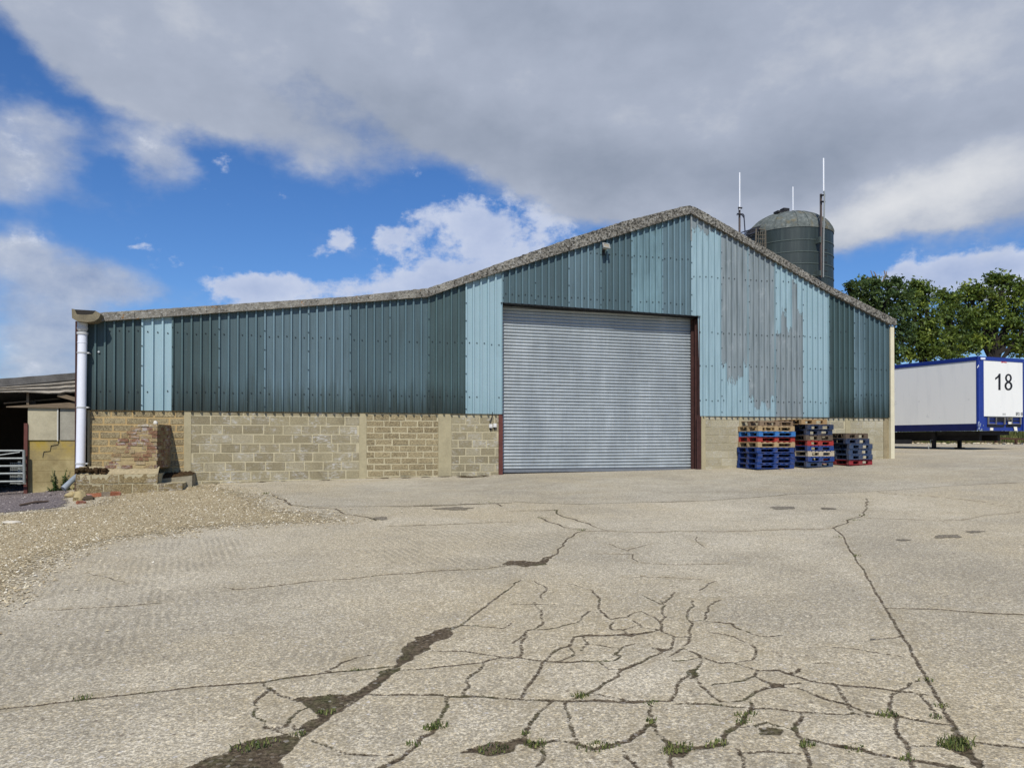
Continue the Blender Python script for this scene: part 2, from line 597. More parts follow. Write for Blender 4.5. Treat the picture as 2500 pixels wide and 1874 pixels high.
M_redbrick = block_mat('loose red bricks', [(0, srgb(136, 86, 64)), (.5, srgb(160, 104, 76)), (1, srgb(176, 130, 100))], .3, 0, .5)
M_mortar = plain('buff mortar', srgb(178, 168, 138), .95, 0, .22, 9)
M_mortar_or = plain('orange mortar', srgb(170, 146, 102), .95, 0, .25, 9)
M_mortar_gy = plain('pale mortar', srgb(168, 158, 128), .95, 0, .22, 9)
M_post = plain('cast concrete post', srgb(160, 150, 120), .95, 0, .2, 3.2, bump=.4)
M_cream = plain('cream painted post', srgb(206, 198, 170), .85, 0, .12, 4)
M_oxide = plain('red oxide steel', srgb(92, 52, 44), .7, 0, .35, 7)
M_darkoxide = plain('dark oxide steel', srgb(62, 38, 34), .75, 0, .4, 7)
M_wpipe = plain('white plastic pipe', srgb(222, 224, 230), .35, 0, .05, 3, .5, bump=.03)
M_gpipe = plain('grey plastic pipe', srgb(186, 186, 182), .4, 0, .08, 4, .5, bump=.03)
M_shoe = plain('weathered grey pipe', srgb(136, 144, 150), .5, 0, .2, 9)
M_gutter = plain('mossy cement gutter', srgb(116, 108, 88), .95, 0, .4, 6, bump=.6)
M_black = plain('black rubber', (.012, .012, .013), .6)
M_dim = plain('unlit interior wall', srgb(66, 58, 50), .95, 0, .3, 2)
M_moss = soil_mat('dry brown moss', [(.03, .018, .009), (.07, .042, .02), (.13, .085, .045), (.045, .036, .014)], 22)
M_galv = plain('galvanised tube', srgb(138, 142, 138), .5, .3, .25, 12, .4)


def slat_mat():
    m = Mat('galvanised shutter slats', .40, .15, .6)
    v = m.geo()
    s = m.noise(m.map(v, (1.2, 1, .35)), 1.5, 6, .6)
    s2 = m.noise(m.map(v, (14, 1, .5)), 2, 5, .65)
    s3 = m.noise(m.map(v, (1, 1, 8)), 4, 4, .6)
    mixn = m.math('ADD', m.math('MULTIPLY', s, .5), m.math('ADD', m.math('MULTIPLY', s2, .25), m.math('MULTIPLY', s3, .25)))
    col = m.ramp(mixn, [(.28, srgb(138, 145, 148)), (.52, srgb(162, 169, 171)), (.75, srgb(190, 196, 198))])
    return m.done(col, m.bump(s3, .06, .01), m.mr(mixn, .35, .65, .30, .5))


M_slat = slat_mat()
M_alu = plain('grey bottom rail', srgb(126, 130, 134), .5, .5, .2, 5)

# =================================================================== the barn
K = 2500 / 2212.0
BT = [(215, 675), (390, 664), (540, 654), (760, 640), (850, 630), (925, 622), (1000, 597), (1085, 566), (1230, 515), (1350, 477), (1475, 446),
      (1490, 443.5), (1506, 449), (1600, 503), (1700, 562), (1780, 611), (1860, 651), (1936, 689)]
BB = [(215, 694), (570, 669), (925, 641), (1000, 614), (1080, 588), (1300, 520), (1470, 467), (1492, 461), (1600, 521), (1780, 626), (1924, 701)]
BTw = [F(x * K, y * K, -.14) for x, y in BT]
BBw = [F(x * K, y * K, -.14) for x, y in BB]
UR, UL = U(2172), 0.0
def zt(u): return lerp_pts(BTw, u)
def zb(u): return lerp_pts(BBw, u)

barn = thing('barn', 'long low barn clad in blue green metal sheets above block walls, with a roller shutter', 'barn', (11, 0, 0))
ROOF_BACK = 21.0
# roof sheets, folded along the valley and the ridge
mb = MB()
us = sorted(set([BTw[0][0] - .05] + [p[0] for p in BTw]))
for a, b in zip(us, us[1:]):
    za, zb_ = zt(a) - .02, zt(b) - .02
    mb.hexa([(a, -.028, za - .05), (b, -.028, zb_ - .05), (b, ROOF_BACK, zb_ - .05), (a, ROOF_BACK, za - .05)],
            [(a, -.028, za), (b, -.028, zb_), (b, ROOF_BACK, zb_), (a, ROOF_BACK, za)])
mb.build('roof', M_roof, barn)
# verge boards in lengths, rough with lichen
cuts = [BTw[0][0], U(505, -.14, 740), U(860, -.14, 720), U(925 * K, -.14, 710), U(1390, -.14, 580), BTw[11][0], U(1930, -.14, 630), BTw[-1][0]]
for ci, (c0, c1) in enumerate(zip(cuts, cuts[1:])):
    mb = MB()
    n = max(2, int((c1 - c0) / .045))
    uu = [c0 + .004 + (c1 - c0 - .008) * k / n for k in range(n + 1)]
    kink = [p[0] for p in BTw if c0 < p[0] < c1]
    uu = sorted(uu)
    rows = []
    for u in uu:
        heavy = .012 + .012 * min(1, max(0, (u - 5) / 4))
        t = zt(u) + (mnoise.noise((u * 9, 3, 1)) * .7 + mnoise.noise((u * 31, 1, 7)) * .6) * heavy
        b = zb(u) + .004 * (ci % 2) + mnoise.noise((u * 5, 8, 2)) * .004
        zs = [b, b + (t - b) * .3, b + (t - b) * .65, t - .012, t, t]
        ys = [-.16, -.162, -.16, -.158, -.135, -.032]
        row = []
        for kk, (z, y) in enumerate(zip(zs, ys)):
            jy = mnoise.noise((u * 14, kk * 3.1, 2)) * .008 if kk < 5 else 0
            row.append(mb.pt((u, y + jy, z)))
        row.append(mb.pt((u, -.032, b)))
        rows.append(row)
    for r0, r1 in zip(rows, rows[1:]):
        for k in range(7):
            mb.face((r0[k], r1[k], r1[(k + 1) % 7], r0[(k + 1) % 7]))
    mb.face(rows[0]); mb.face(rows[-1][::-1])
    mb.build('barge_board', M_cement, barn)

# ---- corrugated sheets
ZC = 1.60
H0, H1 = F(1224, 738, -.06), F(1704, 771, -.06)
def zhead(u): return H0[1] + (H1[1] - H0[1]) * (u - H0[0]) / (H1[0] - H0[0])


def sheet(x0, x1, mat, n, bottom='low', cuts=None, xsplit=None, rows=(), dent=.004, edge=False, sign=1):
    u0, u1 = U(x0, -.06), U(x1, -.06)
    p = (u1 - u0) / n
    mb = MB()
    cw, sw, T, C = .036, .012, -.036, -.092
    prof = []
    for k in range(n):
        a = u0 + k * p
        prof += [(a, C), (a + cw, C), (a + cw + sw, T), (a + cw + sw + (p - cw - 2 * sw) * .5, T + .001), (a + p - sw, T)]
    prof.append((u1, C))
    NR = 7
    colm = []
    for u, y in prof:
        zlo = ZC
        if bottom == 'head': zlo = zhead(u)
        if xsplit and u < U(xsplit, -.06): zlo = zhead(u)
        top = zb(u) + .05
        colm.append([(u, y + dent * mnoise.noise((u * 1.7, (zlo + (top - zlo) * r / NR) * .9, 4)), zlo + (top - zlo) * r / NR) for r in range(NR + 1)])
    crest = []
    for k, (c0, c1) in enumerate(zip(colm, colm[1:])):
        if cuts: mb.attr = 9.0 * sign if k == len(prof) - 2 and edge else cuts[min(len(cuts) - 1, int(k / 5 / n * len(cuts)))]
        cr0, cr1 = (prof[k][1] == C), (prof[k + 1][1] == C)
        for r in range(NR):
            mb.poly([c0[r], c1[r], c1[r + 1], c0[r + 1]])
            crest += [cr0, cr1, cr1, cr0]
    # fixings
    def hexs(u, y, z, r=.016):
        pts = [(u + r * math.cos(i * math.pi / 3), z + r * math.sin(i * math.pi / 3)) for i in range(6)]
        mb.prism(pts, y - .016, y + .004, 1)
    for z in rows:
        for k in range(n):
            if R.random() < .12: continue
            u = u0 + (k + .58) * p
            if z < zb(u) - .2 and z > ZC + .1 and not (xsplit and u < U(xsplit, -.06) and z < zhead(u)): hexs(u, T, z + R.uniform(-.02, .02))
    zz = (ZC if bottom == 'low' and not xsplit else zhead(u0)) + .12
    while zz < zb(u0) - .1:
        hexs(u0 + .014, C, zz, .014); zz += .46
    if R.random() < .7:
        u = u0 + R.random() * (u1 - u0)
    o = mb.build('cladding_sheet', [mat, M_screw], barn, attr='peel' if cuts else None, fix=False)
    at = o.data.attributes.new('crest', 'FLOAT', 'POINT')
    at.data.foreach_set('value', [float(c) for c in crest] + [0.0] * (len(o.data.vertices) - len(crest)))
    return o


LOW = (2.05, 3.44)
L_ = [(207, 345, M_dark0, 6), (345, 419, M_light, 3), (419, 533, M_dark0, 5), (533, 644.5, M_dark, 5), (644.5, 751, M_dark2, 5), (751, 853, M_dark2, 5),
      (853, 950, M_dark, 5), (950, 1045, M_dark, 5), (1045, 1136, M_dark0, 5), (1136, 1226, M_light, 5)]
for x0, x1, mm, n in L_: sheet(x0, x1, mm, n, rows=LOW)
HD = (4.78, 6.05)
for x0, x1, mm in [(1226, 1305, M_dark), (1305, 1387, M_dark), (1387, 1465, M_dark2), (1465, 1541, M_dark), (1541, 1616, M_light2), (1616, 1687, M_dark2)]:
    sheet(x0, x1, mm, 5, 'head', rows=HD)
RW = (2.05, 3.05, 4.0, 5.6)


def peel_mat_inv():
    m = M_peel.copy(); m.name = 'peeling sheet lower part'
    for nd in m.node_tree.nodes:
        if nd.bl_idname == 'ShaderNodeMath' and nd.operation == 'SUBTRACT':
            a, b = nd.inputs[0], nd.inputs[1]
            if a.is_linked and b.is_linked and b.links[0].from_node.bl_idname == 'ShaderNodeAttribute':
                sa, sb = a.links[0].from_socket, b.links[0].from_socket
                m.node_tree.links.new(sb, a); m.node_tree.links.new(sa, b)
    return m


M_peel_inv = peel_mat_inv()
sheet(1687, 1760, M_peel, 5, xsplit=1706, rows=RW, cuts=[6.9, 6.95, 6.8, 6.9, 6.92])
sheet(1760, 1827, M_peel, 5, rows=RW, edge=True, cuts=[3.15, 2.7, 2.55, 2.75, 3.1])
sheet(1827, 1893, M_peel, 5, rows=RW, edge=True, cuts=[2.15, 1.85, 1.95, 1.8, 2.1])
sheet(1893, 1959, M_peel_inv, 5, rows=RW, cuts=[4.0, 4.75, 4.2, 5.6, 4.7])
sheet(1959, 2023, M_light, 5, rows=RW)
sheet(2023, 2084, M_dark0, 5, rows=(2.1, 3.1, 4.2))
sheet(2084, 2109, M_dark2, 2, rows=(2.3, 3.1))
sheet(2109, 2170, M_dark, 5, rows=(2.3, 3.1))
# lintel flashing over the door
ud0, ud1 = U(1226), U(1706)
mb = MB()
mb.hexa([(ud0 - .05, -.08, zhead(ud0) - .02), (ud1 + .02, -.08, zhead(ud1) - .02), (ud1 + .02, .40, zhead(ud1) - .02), (ud0 - .05, .40, zhead(ud0) - .02)],
        [(ud0 - .05, -.08, zhead(ud0) - .004), (ud1 + .02, -.08, zhead(ud1) - .004), (ud1 + .02, .40, zhead(ud1) - .004), (ud0 - .05, .40, zhead(ud0) - .004)])
mb.build('lintel', M_black, barn)
# ridge flashing strip on the joint of the two cladding fields
mb = MB()
ur = U(1687, -.09, 560)
mb.box(ur - .012, ur + .03, -.096, -.083, zb(ur) - .75, zb(ur) - .03)
mb.build('flashing', M_galv, barn)


# ---- block walls
def block_panel(x0, x1, ztop, course, blen, mat, mort, zj, gap=.022, skip=0.0, xs_are_px=True, rough=.003, yface=-.006):
    u0, u1 = (U(x0), U(x1)) if xs_are_px else (x0, x1)
    zlow = min(G(u0, 0), G(u1, 0)) - .25
    mb = MB()
    mb.box(u0, u1, 0, .2, zlow, ztop, 0)
    z = zj
    while z > zlow: z -= course
    row = 0
    while z < ztop - .02:
        za, zc = max(z + gap / 2, zlow), min(z + course - gap / 2, ztop - .002)
        off = (row % 2) * blen / 2 + R.uniform(-.04, .04)
        u = u0 - blen + off
        while u < u1:
            bl = blen * R.uniform(.94, 1.06)
            a, b = max(u + gap / 2, u0 + .004), min(u + bl - gap / 2, u1 - .004)
            u += bl
            if b - a < .05 or R.random() < skip: continue
            mb.attr = R.random()
            y = yface + R.uniform(-rough, rough)
            j = lambda: R.uniform(-.004, .004)
            q = [(a + j(), za + j()), ((a + b) / 2, za + j()), (b + j(), za + j()), (b + j(), (za + zc) / 2), (b + j(), zc + j()), ((a + b) / 2, zc + j()), (a + j(), zc + j()), (a + j(), (za + zc) / 2)]
            e = .004
            cx, cz = (a + b) / 2, (za + zc) / 2
            inner = [mb.pt((cx + (px - cx) * (1 - e / (b - a) * 2), y, cz + (pz - cz) * (1 - e / (zc - za) * 2))) for px, pz in q]
            outer = [mb.pt((px, .001, pz)) for px, pz in q]
            mb.face(inner, 1)
            for k in range(8): mb.face((outer[k], outer[(k + 1) % 8], inner[(k + 1) % 8], inner[k]), 1)
        z += course; row += 1
    mb.attr = 0
    return mb.build('wall_panel', [mort, mat], barn, attr='tone')


def post(x0, x1, mat, ztop=1.9, y0=-.014, name='wall_post', zlow=None):
    u0, u1 = U(x0), U(x1)
    mb = MB()
    lo = min(G(u0, 0), G(u1, 0)) - .2 if zlow is None else zlow
    mb.box(u0 + .001, u1 - .001, y0, .2, lo, ztop)
    return mb.build(name, mat, barn)


block_panel(220, 449, 1.72, .165, .46, M_flint, M_mortar_or, 1.27, gap=.034, rough=.006)
post(449, 467, M_post, 1.72)
block_panel(467, 877, 1.72, .223, .46, M_block, M_mortar, 1.275, gap=.024)
post(877, 895, M_post, 1.72)
block_panel(895, 1070, 1.72, .158, .42, M_flint, M_mortar, 1.25, gap=.026, rough=.006)
post(1070, 1102, M_post, 1.72, -.02)
block_panel(1102, 1217, 1.72, .207, .40, M_block, M_mortar, 1.33, gap=.026)
post(1711, 1721, M_post, 1.72, -.03)
block_panel(1721, 1805, 1.72, .222, .50, M_pale, M_mortar_gy, 1.27, gap=.012)
post(1805, 1817, M_post, 1.72)
block_panel(1817, 2063, 1.72, .222, .46, M_pale, M_mortar, 1.27, gap=.026)
post(2063, 2075, M_post, 1.72)
block_panel(2075, 2156, 1.72, .222, .46, M_pale, M_mortar_gy, 1.27, gap=.012)
post(2156, 2169, plain('stained concrete post', srgb(140, 128, 100), .95, 0, .35, 2.2), 1.72)
post(2169, 2178, M_cream, zt(UR) - .26, -.10, 'corner_post')
post(184, 196, M_darkoxide, 3.62, -.05, 'corner_post')
post(214, 220, M_post, 1.6, -.03)
# long side and rear walls behind the front
mb = MB(); mb.box(-.02, .1, .21, 20.6, -.9, 3.5); mb.build('side_wall', M_dark, barn)
mb = MB(); mb.box(UR - .1, UR - .005, .21, 20.6, -.2, 4.3); mb.build('side_wall', M_dark, barn)
mb = MB()
uu = [.11] + [p[0] for p in BTw[1:-1]] + [UR - .12]
pts = [(u, zt(u) - .1) for u in uu]
mb.prism([(.11, -.9), (UR - .12, -.2)] + pts[::-1], 20.5, 20.6); mb.build('rear_wall', M_dark, barn)

# ---- roller shutter, its rails and posts
zc0 = .03
prof = []
pitch = .088
z = zc0 + .09
while z < zhead(ud0) + .1:
    prof += [(.345, z), (.338, z + pitch * .08), (.312, z + pitch * .22), (.301, z + pitch * .38), (.300, z + pitch * .52), (.310, z + pitch * .68), (.334, z + pitch * .84), (.346, z + pitch * .94)]
    z += pitch
mb = MB()
NS = 30
ids = []
for i in range(NS + 1):
    u = ud0 - .03 + (ud1 + .06 - ud0) * i / NS
    sag = .018 * math.sin(math.pi * i / NS)
    ids.append([mb.pt((u, y + .018 * mnoise.noise((u * .9, zz * .6, 2)) + .007 * mnoise.noise((u * 3.1, round(zz / pitch) * 1.7, 5)), zz - sag * .3)) for y, zz in prof])
for a, b in zip(ids, ids[1:]):
    for k in range(len(prof) - 1): mb.face((a[k], b[k], b[k + 1], a[k + 1]))
shut = mb.build('roller_shutter', M_slat, barn, smooth=50, fix=False)
mb = MB(); mb.box(ud0 - .02, ud1 + .02, .29, .34, zc0 + .012, zc0 + .087)
br = mb.build('bottom_rail', M_alu, shut)
br.matrix_parent_inverse = Matrix.Identity(4)
mb = MB(); mb.box(ud0 - .02, ud1 + .02, .305, .325, zc0 - .10, zc0 + .010)
mb.build('rubber_seal', M_black, shut)
# left post
mb = MB()
a, b = U(1217), U(1227)
mb.box(a, b, -.022, -.006, G(a, 0) - .1, 1.66); mb.box(a + .01, b - .006, -.005, .29, G(a, 0) - .1, 4.5)
mb.box(b - .004, b + .05, .24, .29, G(a, 0) - .1, 4.5)
mb.build('door_post', M_oxide, barn)
mb = MB()
a, b = U(1700), U(1710.5)
gz = G(a, 0) - .1
mb.box(a, b, -.026, -.008, gz, 1.63); mb.box(ud1 - .012, ud1 + .012, -.040, .36, gz, zhead(ud1) - .06)
mb.box(ud1 - .10, ud1 - .013, .24, .29, gz, zhead(ud1) - .06)
mb.box(ud1 - .06, ud1 - .013, .10, .125, gz, zhead(ud1) - .06)
mb.build('door_post', M_darkoxide, barn)

# ---- gutter and downpipe
gp = [(125, 285), (135, 480), (240, 545), (450, 562), (600, 545), (690, 480), (728, 395), (705, 372), (625, 330), (560, 398), (430, 412), (235, 402), (186, 295)]
prof = [F(160 + x / 8.508, 720 + y / 8.508, -.45) for x, y in gp]
mb = MB(); mb.prism(prof, -.45, ROOF_BACK)
gut = mb.build('gutter', M_gutter, barn, smooth=30)
e = [F(160 + x / 8.508, 720 + y / 8.508, -.40) for x, y in [(190, 297), (618, 322), (560, 396), (430, 410), (237, 400)]]
mb = MB(); mb.prism(e, -.38, -.36); mb.build('stop_end', plain('painted gutter shade', (.03, .027, .022), .9), gut)  # near-black plate: shade of the gutter's hollow put into its colour

def dp(x, y, yp=-.2):
    u, z = F(x, y, yp); return Vector((u, yp, z))
mb = MB()
top, bot = dp(201.5, 815), dp(196.5, 1141)
mb.tube([top, bot, bot + Vector((-.01, 0, -.12))], .098, 24)
pipe = mb.build('downpipe', M_wpipe, barn, smooth=40)
mb = MB()
c = dp(201.5, 801)
mb.lathe(c, [(.112 * math.sin(t), -.112 * math.cos(t)) for t in [math.pi * k / 14 for k in range(15)]], 24)
mb.tube([c, c + Vector((0, .0, .16))], .105, 20)
mb.lathe(dp(201.5, 813), [(.100, -.03), (.118, -.03), (.118, .02), (.100, .02)], 24)
mb.build('pipe_bend', M_gpipe, pipe, smooth=40)
mb = MB()
mb.lathe(dp(201, 836), [(.098, -.012), (.104, -.012), (.104, .012), (.098, .012)], 24); mb.build('pipe_joint', M_wpipe, pipe, smooth=40)
for yy in (861, 994, 1131):
    mb = MB()
    c = dp(201.5 - (yy - 806) * .015, yy)
    mb.lathe(c, [(.0985, -.016), (.108, -.016), (.108, .016), (.0985, .016)], 24)
    mb.box(c.x + .09, c.x + .15, c.y - .03, c.y - .005, c.z - .014, c.z + .014)
    mb.box(c.x + .125, c.x + .15, c.y - .005, -.05, c.z - .014, c.z + .014)
    mb.build('pipe_bracket', M_gpipe, pipe)
mb = MB()
def dq(x, y, yp=-.75):
    u, z = F(x, y, yp); return Vector((u, yp, z))
mb.tube([dq(200, 1150, -.25), dq(192, 1160, -.4), dq(183, 1166, -.6), dq(170, 1178, -.75), dq(155, 1193, -.85)], [.06, .06, .06, .06, .07], 16)
mb.build('pipe_shoe', M_shoe, pipe, smooth=40)

# ---- small fittings on the front
mb = MB()
u, z = F(240, 858.5, -.1)
mb.lathe((0, 0, 0), [(0, .03), (.02, .022), (.026, 0)], 10)
for k, p in enumerate(mb.v): mb.v[k] = Vector((u + p.x, -.05 - p.z, z + p.y))
mb.build('bolt_cap', M_whitebolt, barn)

fl = F(1479.5, 601, -.26)
flood = thing('floodlight', 'small grey square floodlight tilted down under the gable verge', 'floodlight', (fl[0], -.085, fl[1]))
mb = MB()
o = Vector((fl[0], -.26, fl[1]))
ax = rad(-28)
Rm = Matrix.Rotation(ax, 3, 'X') @ Matrix.Rotation(rad(8), 3, 'Z')
def fp(p): return o + Rm @ Vector(p)
mb.hexa([fp(p) for p in ((-.07, -.0, -.05), (.07, 0, -.05), (.06, .09, -.04), (-.06, .09, -.04))], [fp(p) for p in ((-.07, 0, .05), (.07, 0, .05), (.06, .09, .04), (-.06, .09, .04))])
for a in ((-.105, .105, .055, .082), (-.105, .105, -.082, -.055), (-.105, -.078, -.055, .055), (.078, .105, -.055, .055)):
    mb.hexa([fp(p) for p in ((a[0], -.035, a[2]), (a[1], -.035, a[2]), (a[1], .0, a[2]), (a[0], .0, a[2]))], [fp(p) for p in ((a[0], -.035, a[3]), (a[1], -.035, a[3]), (a[1], 0, a[3]), (a[0], 0, a[3]))])
mb.build('lamp_housing', plain('grey lamp housing', srgb(150, 152, 146), .5), flood)
mb = MB()
mb.hexa([fp(p) for p in ((-.077, -.022, -.054), (.077, -.022, -.054), (.077, -.012, -.054), (-.077, -.012, -.054))], [fp(p) for p in ((-.077, -.022, .054), (.077, -.022, .054), (.077, -.012, .054), (-.077, -.012, .054))])
mb.build('lamp_glass', plain('lamp glass', srgb(150, 140, 120), .15, 0, .1), flood)
mb = MB()
mb.bar(o + Vector((0, .05, -.03)), (fl[0], -.085, fl[1] - .12), .05, .03); mb.box(fl[0] - .04, fl[0] + .04, -.105, -.082, fl[1] - .2, fl[1] - .02)
mb.build('bracket', M_black, flood)

M_box = plain('white switch boxes', srgb(206, 204, 198), .5, 0, .06)
for k, (x, y, lab) in enumerate([(1198, 1039, 'pale grey switch box with a black cable above it, beside the shutter post'), (1208, 1037.5, 'white switch box without a cable, close to the shutter post')]):
    u, z = F(x, y, -.05)
    t = thing('switch_box', lab, 'switch box', (u, 0, z), 'switch boxes by the shutter')
    mb = MB(); mb.box(u - .042, u + .042, -.075, -.008, z - .055, z + .045)
    mb.box(u - .030, u + .030, -.082, -.0755, z - .035, z + .030); mb.build('box_body', M_box, t)
    mb = MB(); mb.tube([(u, -.03, z - .0555), (u, -.03, z - .11)], .016, 8); mb.build('cable_gland', M_black, t)
u, z = F(1196, 1032, -.04)
mb = MB()
a = F(1202.5, 1011, -.04)
mb.tube([(a[0], -.03, a[1] + .06), (a[0], -.035, a[1]), (u + .045, -.045, (z + a[1]) / 2), (u, -.05, z + .05), (u, -.045, z)], .011, 8)
cab = mb.build('cable', M_black, None, smooth=60)
tag(cab, 'short black cable hanging from under the cladding to the switch boxes', 'cable')

# =================================================================== buttress stump, plinth, rubble
but = thing('brick_buttress', 'crumbling brick buttress stump on a block plinth against the barn wall', 'buttress', (1.2, -.6, -.25))
ZS = 5.978
def q6(x, y): return 150 + x / ZS, 980 + y / ZS
YF = -1.05
ufr, ubr = U(q6(1400, 0)[0], YF, 1090), U(417.6, 0, 1090)
zt_p, zb_p = F(*q6(1400, 328), YF)[1], F(*q6(1400, 960), YF)[1]
rake = [(328, 1150), (385, 1030), (450, 960), (505, 920), (560, 830), (620, 800), (690, 790), (760, 760), (810, 730), (880, 715), (960, 650)]
rk = sorted((F(*q6(x, y), YF)[1], F(*q6(x, y), YF)[0]) for y, x in rake)
mb = MB()
mbb = MB()
z = zb_p - .02
k = 0
ch = .0835
while z < zt_p - .02:
    uL = lerp_pts(rk, z + ch / 2)
    zc = min(z + ch, zt_p)
    d = .008
    uRf = ufr + R.uniform(-.01, .006)
    mb.hexa([(uL + .02, YF + d, z), (uRf - .012, YF + d, z), (ubr - .012, 0, z), (uL + .02, 0, z)],
            [(uL + .02, YF + d, zc), (uRf - .012, YF + d, zc), (ubr - .012, 0, zc), (uL + .02, 0, zc)], 0)
    u = uL - R.uniform(0, .03)
    if k % 2: u -= .0
    while u < uRf - .03:
        w = R.choice([.225, .225, .22, .11]) * R.uniform(.9, 1.08)
        b = min(u + w - .014, uRf)
        if b - u > .04:
            mb.attr = R.random()
            j = R.uniform(-.014, .008)
            e = R.uniform(.002, .008)
            j2 = lambda: R.uniform(-.005, .005)
            bot_ = [(u + j2(), YF + j, z + .008 + j2()), (b + j2(), YF + j + j2(), z + .008 + j2()), (b, YF + .1, z + .008), (u, YF + .1, z + .008)]
            top_ = [(u + e, YF + j + e + j2(), zc - .007 + j2()), (b - e, YF + j + e + j2(), zc - .007 + j2()), (b, YF + .1, zc - .006), (u, YF + .1, zc - .006)]
            mb.hexa(bot_, top_, 1)
        u += w
    # bricks seen on the right-hand return
    t = 0.02 + (k % 2) * .06
    Ld = math.hypot(ubr - ufr, -YF)
    while t < Ld - .05:
        w = R.choice([.225, .11])
        t1 = min(t + w - .014, Ld - .01)
        mb.attr = R.random()
        f = lambda s, o: (ufr + (ubr - ufr) * s / Ld + o, YF + (-YF) * s / Ld)
        j = R.uniform(-.004, .008)
        (x0, y0), (x1, y1) = f(t, j), f(t1, j)
        (x2, y2), (x3, y3) = f(t1, -.05), f(t, -.05)
        mb.hexa([(x0, y0, z + .008), (x1, y1, z + .008), (x2, y2, z + .008), (x3, y3, z + .008)], [(x0, y0, zc - .006), (x1, y1, zc - .006), (x2, y2, zc - .006), (x3, y3, zc - .006)], 1)
        t += w
    z += ch; k += 1
mb.attr = 0
mb.build('brick_pier', [plain('old lime mortar', srgb(160, 142, 104), .95, 0, .3, 12), M_brick], but, attr='tone')

# plinth: two courses of old blocks with a rough ledge on top
YP = -1.27
uA, uB, uC = U(183, YP, 1180), U(386, YP, 1180), U(447, YP, 1190)
zP1, zP2, zP0 = F(300, 1157, YP)[1], F(300, 1180, YP)[1], F(300, 1180, YP)[1] - .21
mb = MB()
def blk(a, b, z0, z1, yf, yb, m=1):
    mb.attr = R.random()
    j = lambda s=.012: R.uniform(-s, s)
    n = max(2, int((b - a) / .06))
    lo, hi, lob, hib = [], [], [], []
    for i in range(n + 1):
        u = a + (b - a) * i / n
        lo.append(mb.pt((u, yf + j(.006), z0 + j(.005)))); hi.append(mb.pt((u, yf + .012 + j(.008), z1 + j(.009))))
        lob.append(mb.pt((u, yb, z0))); hib.append(mb.pt((u, yb, z1)))
    for i in range(n):
        mb.face((lo[i], lo[i + 1], hi[i + 1], hi[i]), m); mb.face((hi[i], hi[i + 1], hib[i + 1], hib[i]), m)
        mb.face((lob[i], lob[i + 1], lo[i + 1], lo[i]), m)
    mb.face((lo[0], hi[0], hib[0], lob[0]), m); mb.face((lo[-1], lob[-1], hib[-1], hi[-1]), m)
xs = [uA, U(q6(412, 0)[0], YP, 1170), U(q6(835, 0)[0], YP, 1170), uB]
for a, b in zip(xs, xs[1:]): blk(a + .012, b - .012, zP2 + .012, zP1, YP, YP + .2)
xs = [uA, U(q6(612, 0)[0], YP, 1190), U(q6(1035, 0)[0], YP, 1190), U(q6(1405, 0)[0], YP, 1190), uC]
for a, b in zip(xs, xs[1:]): blk(a + .014, b - .014, zP0 - .12, zP2 - .012, YP - .012, YP + .2)
mb.attr = 0
mb.box(uA + .02, uB - .02, YP + .01, -.03, zP2 - .02, zP1 - .01, 0)
mb.box(uA + .02, uC - .02, YP + .005, -.45, zP0 - .3, zP2 - .021, 0)
mb.build('plinth', [M_mortar_gy, M_oldblock], but, attr='tone')
# rubble ledge between the plinth edge and the pier
mb = MB()
NX, NY = 40, 10
gr = []
for i in range(NX + 1):
    u = uA + .01 + (uB - uA - .02) * i / NX
    col = []
    for jx in range(NY + 1):
        t = jx / NY
        y = YP + .03 + (YF + .35 - YP) * t
        zz = zP1 - .01 + (zb_p - zP1 + .03) * min(1, t * 2.2) + .028 * mnoise.noise((u * 7, y * 7, 1)) * (1 if jx else 0) + .014 * mnoise.noise((u * 22, y * 22, 5))
        col.append(mb.pt((u, y, zz)))
    gr.append(col)
for a, b in zip(gr, gr[1:]):
    for k in range(NY): mb.face((a[k], b[k], b[k + 1], a[k + 1]))
for k in range(NX): pass
mb.build('mortar_ledge', plain('crumbled mortar', srgb(160, 146, 114), .98, 0, .35, 16, bump=.6), but)
# moss clump on the ledge
mb = MB()
def lump(mb, c, rx, ry, rz, n=10, amp=.35, fr=9, m=0):
    rings = []
    for i in range(n + 1):
        th = math.pi * i / n
        ring = []
        for k in range(n * 2):
            ph = math.pi * k / n
            d = Vector((math.sin(th) * math.cos(ph), math.sin(th) * math.sin(ph), math.cos(th)))
            s = 1 + amp * mnoise.noise(Vector(c) * 3 + d * fr * .25) + amp * .5 * mnoise.noise(Vector(c) * 5 + d * fr * .7)
            ring.append(mb.pt((c[0] + d.x * rx * s, c[1] + d.y * ry * s, c[2] + d.z * rz * s)))
        rings.append(ring)
    for a, b in zip(rings, rings[1:]):
        for k in range(n * 2): mb.face((a[k], b[k], b[(k + 1) % (n * 2)], a[(k + 1) % (n * 2)]), m)
rm = random.Random(3)
for i in range(46):
    x = rm.uniform(225, 690); y = rm.uniform(985, 1035)
    u, zz = F(*q6(x, y), -1.19)
    lump(mb, (u, -1.19 + rm.uniform(-.05, .1), zz), rm.uniform(.03, .07), rm.uniform(.03, .06), rm.uniform(.025, .055), 6, .5)
mb.build('moss', M_moss, but, smooth=60)
mb = MB()
u, zz = F(*q6(1375, 310), -.95)
mb.attr = .9; lump(mb, (u, -.95, zz - .01), .045, .05, .06, 6, .3)
mb.build('mortar_cap', plain('pale mortar lump', srgb(200, 196, 184), .9, 0, .1), but, smooth=60)

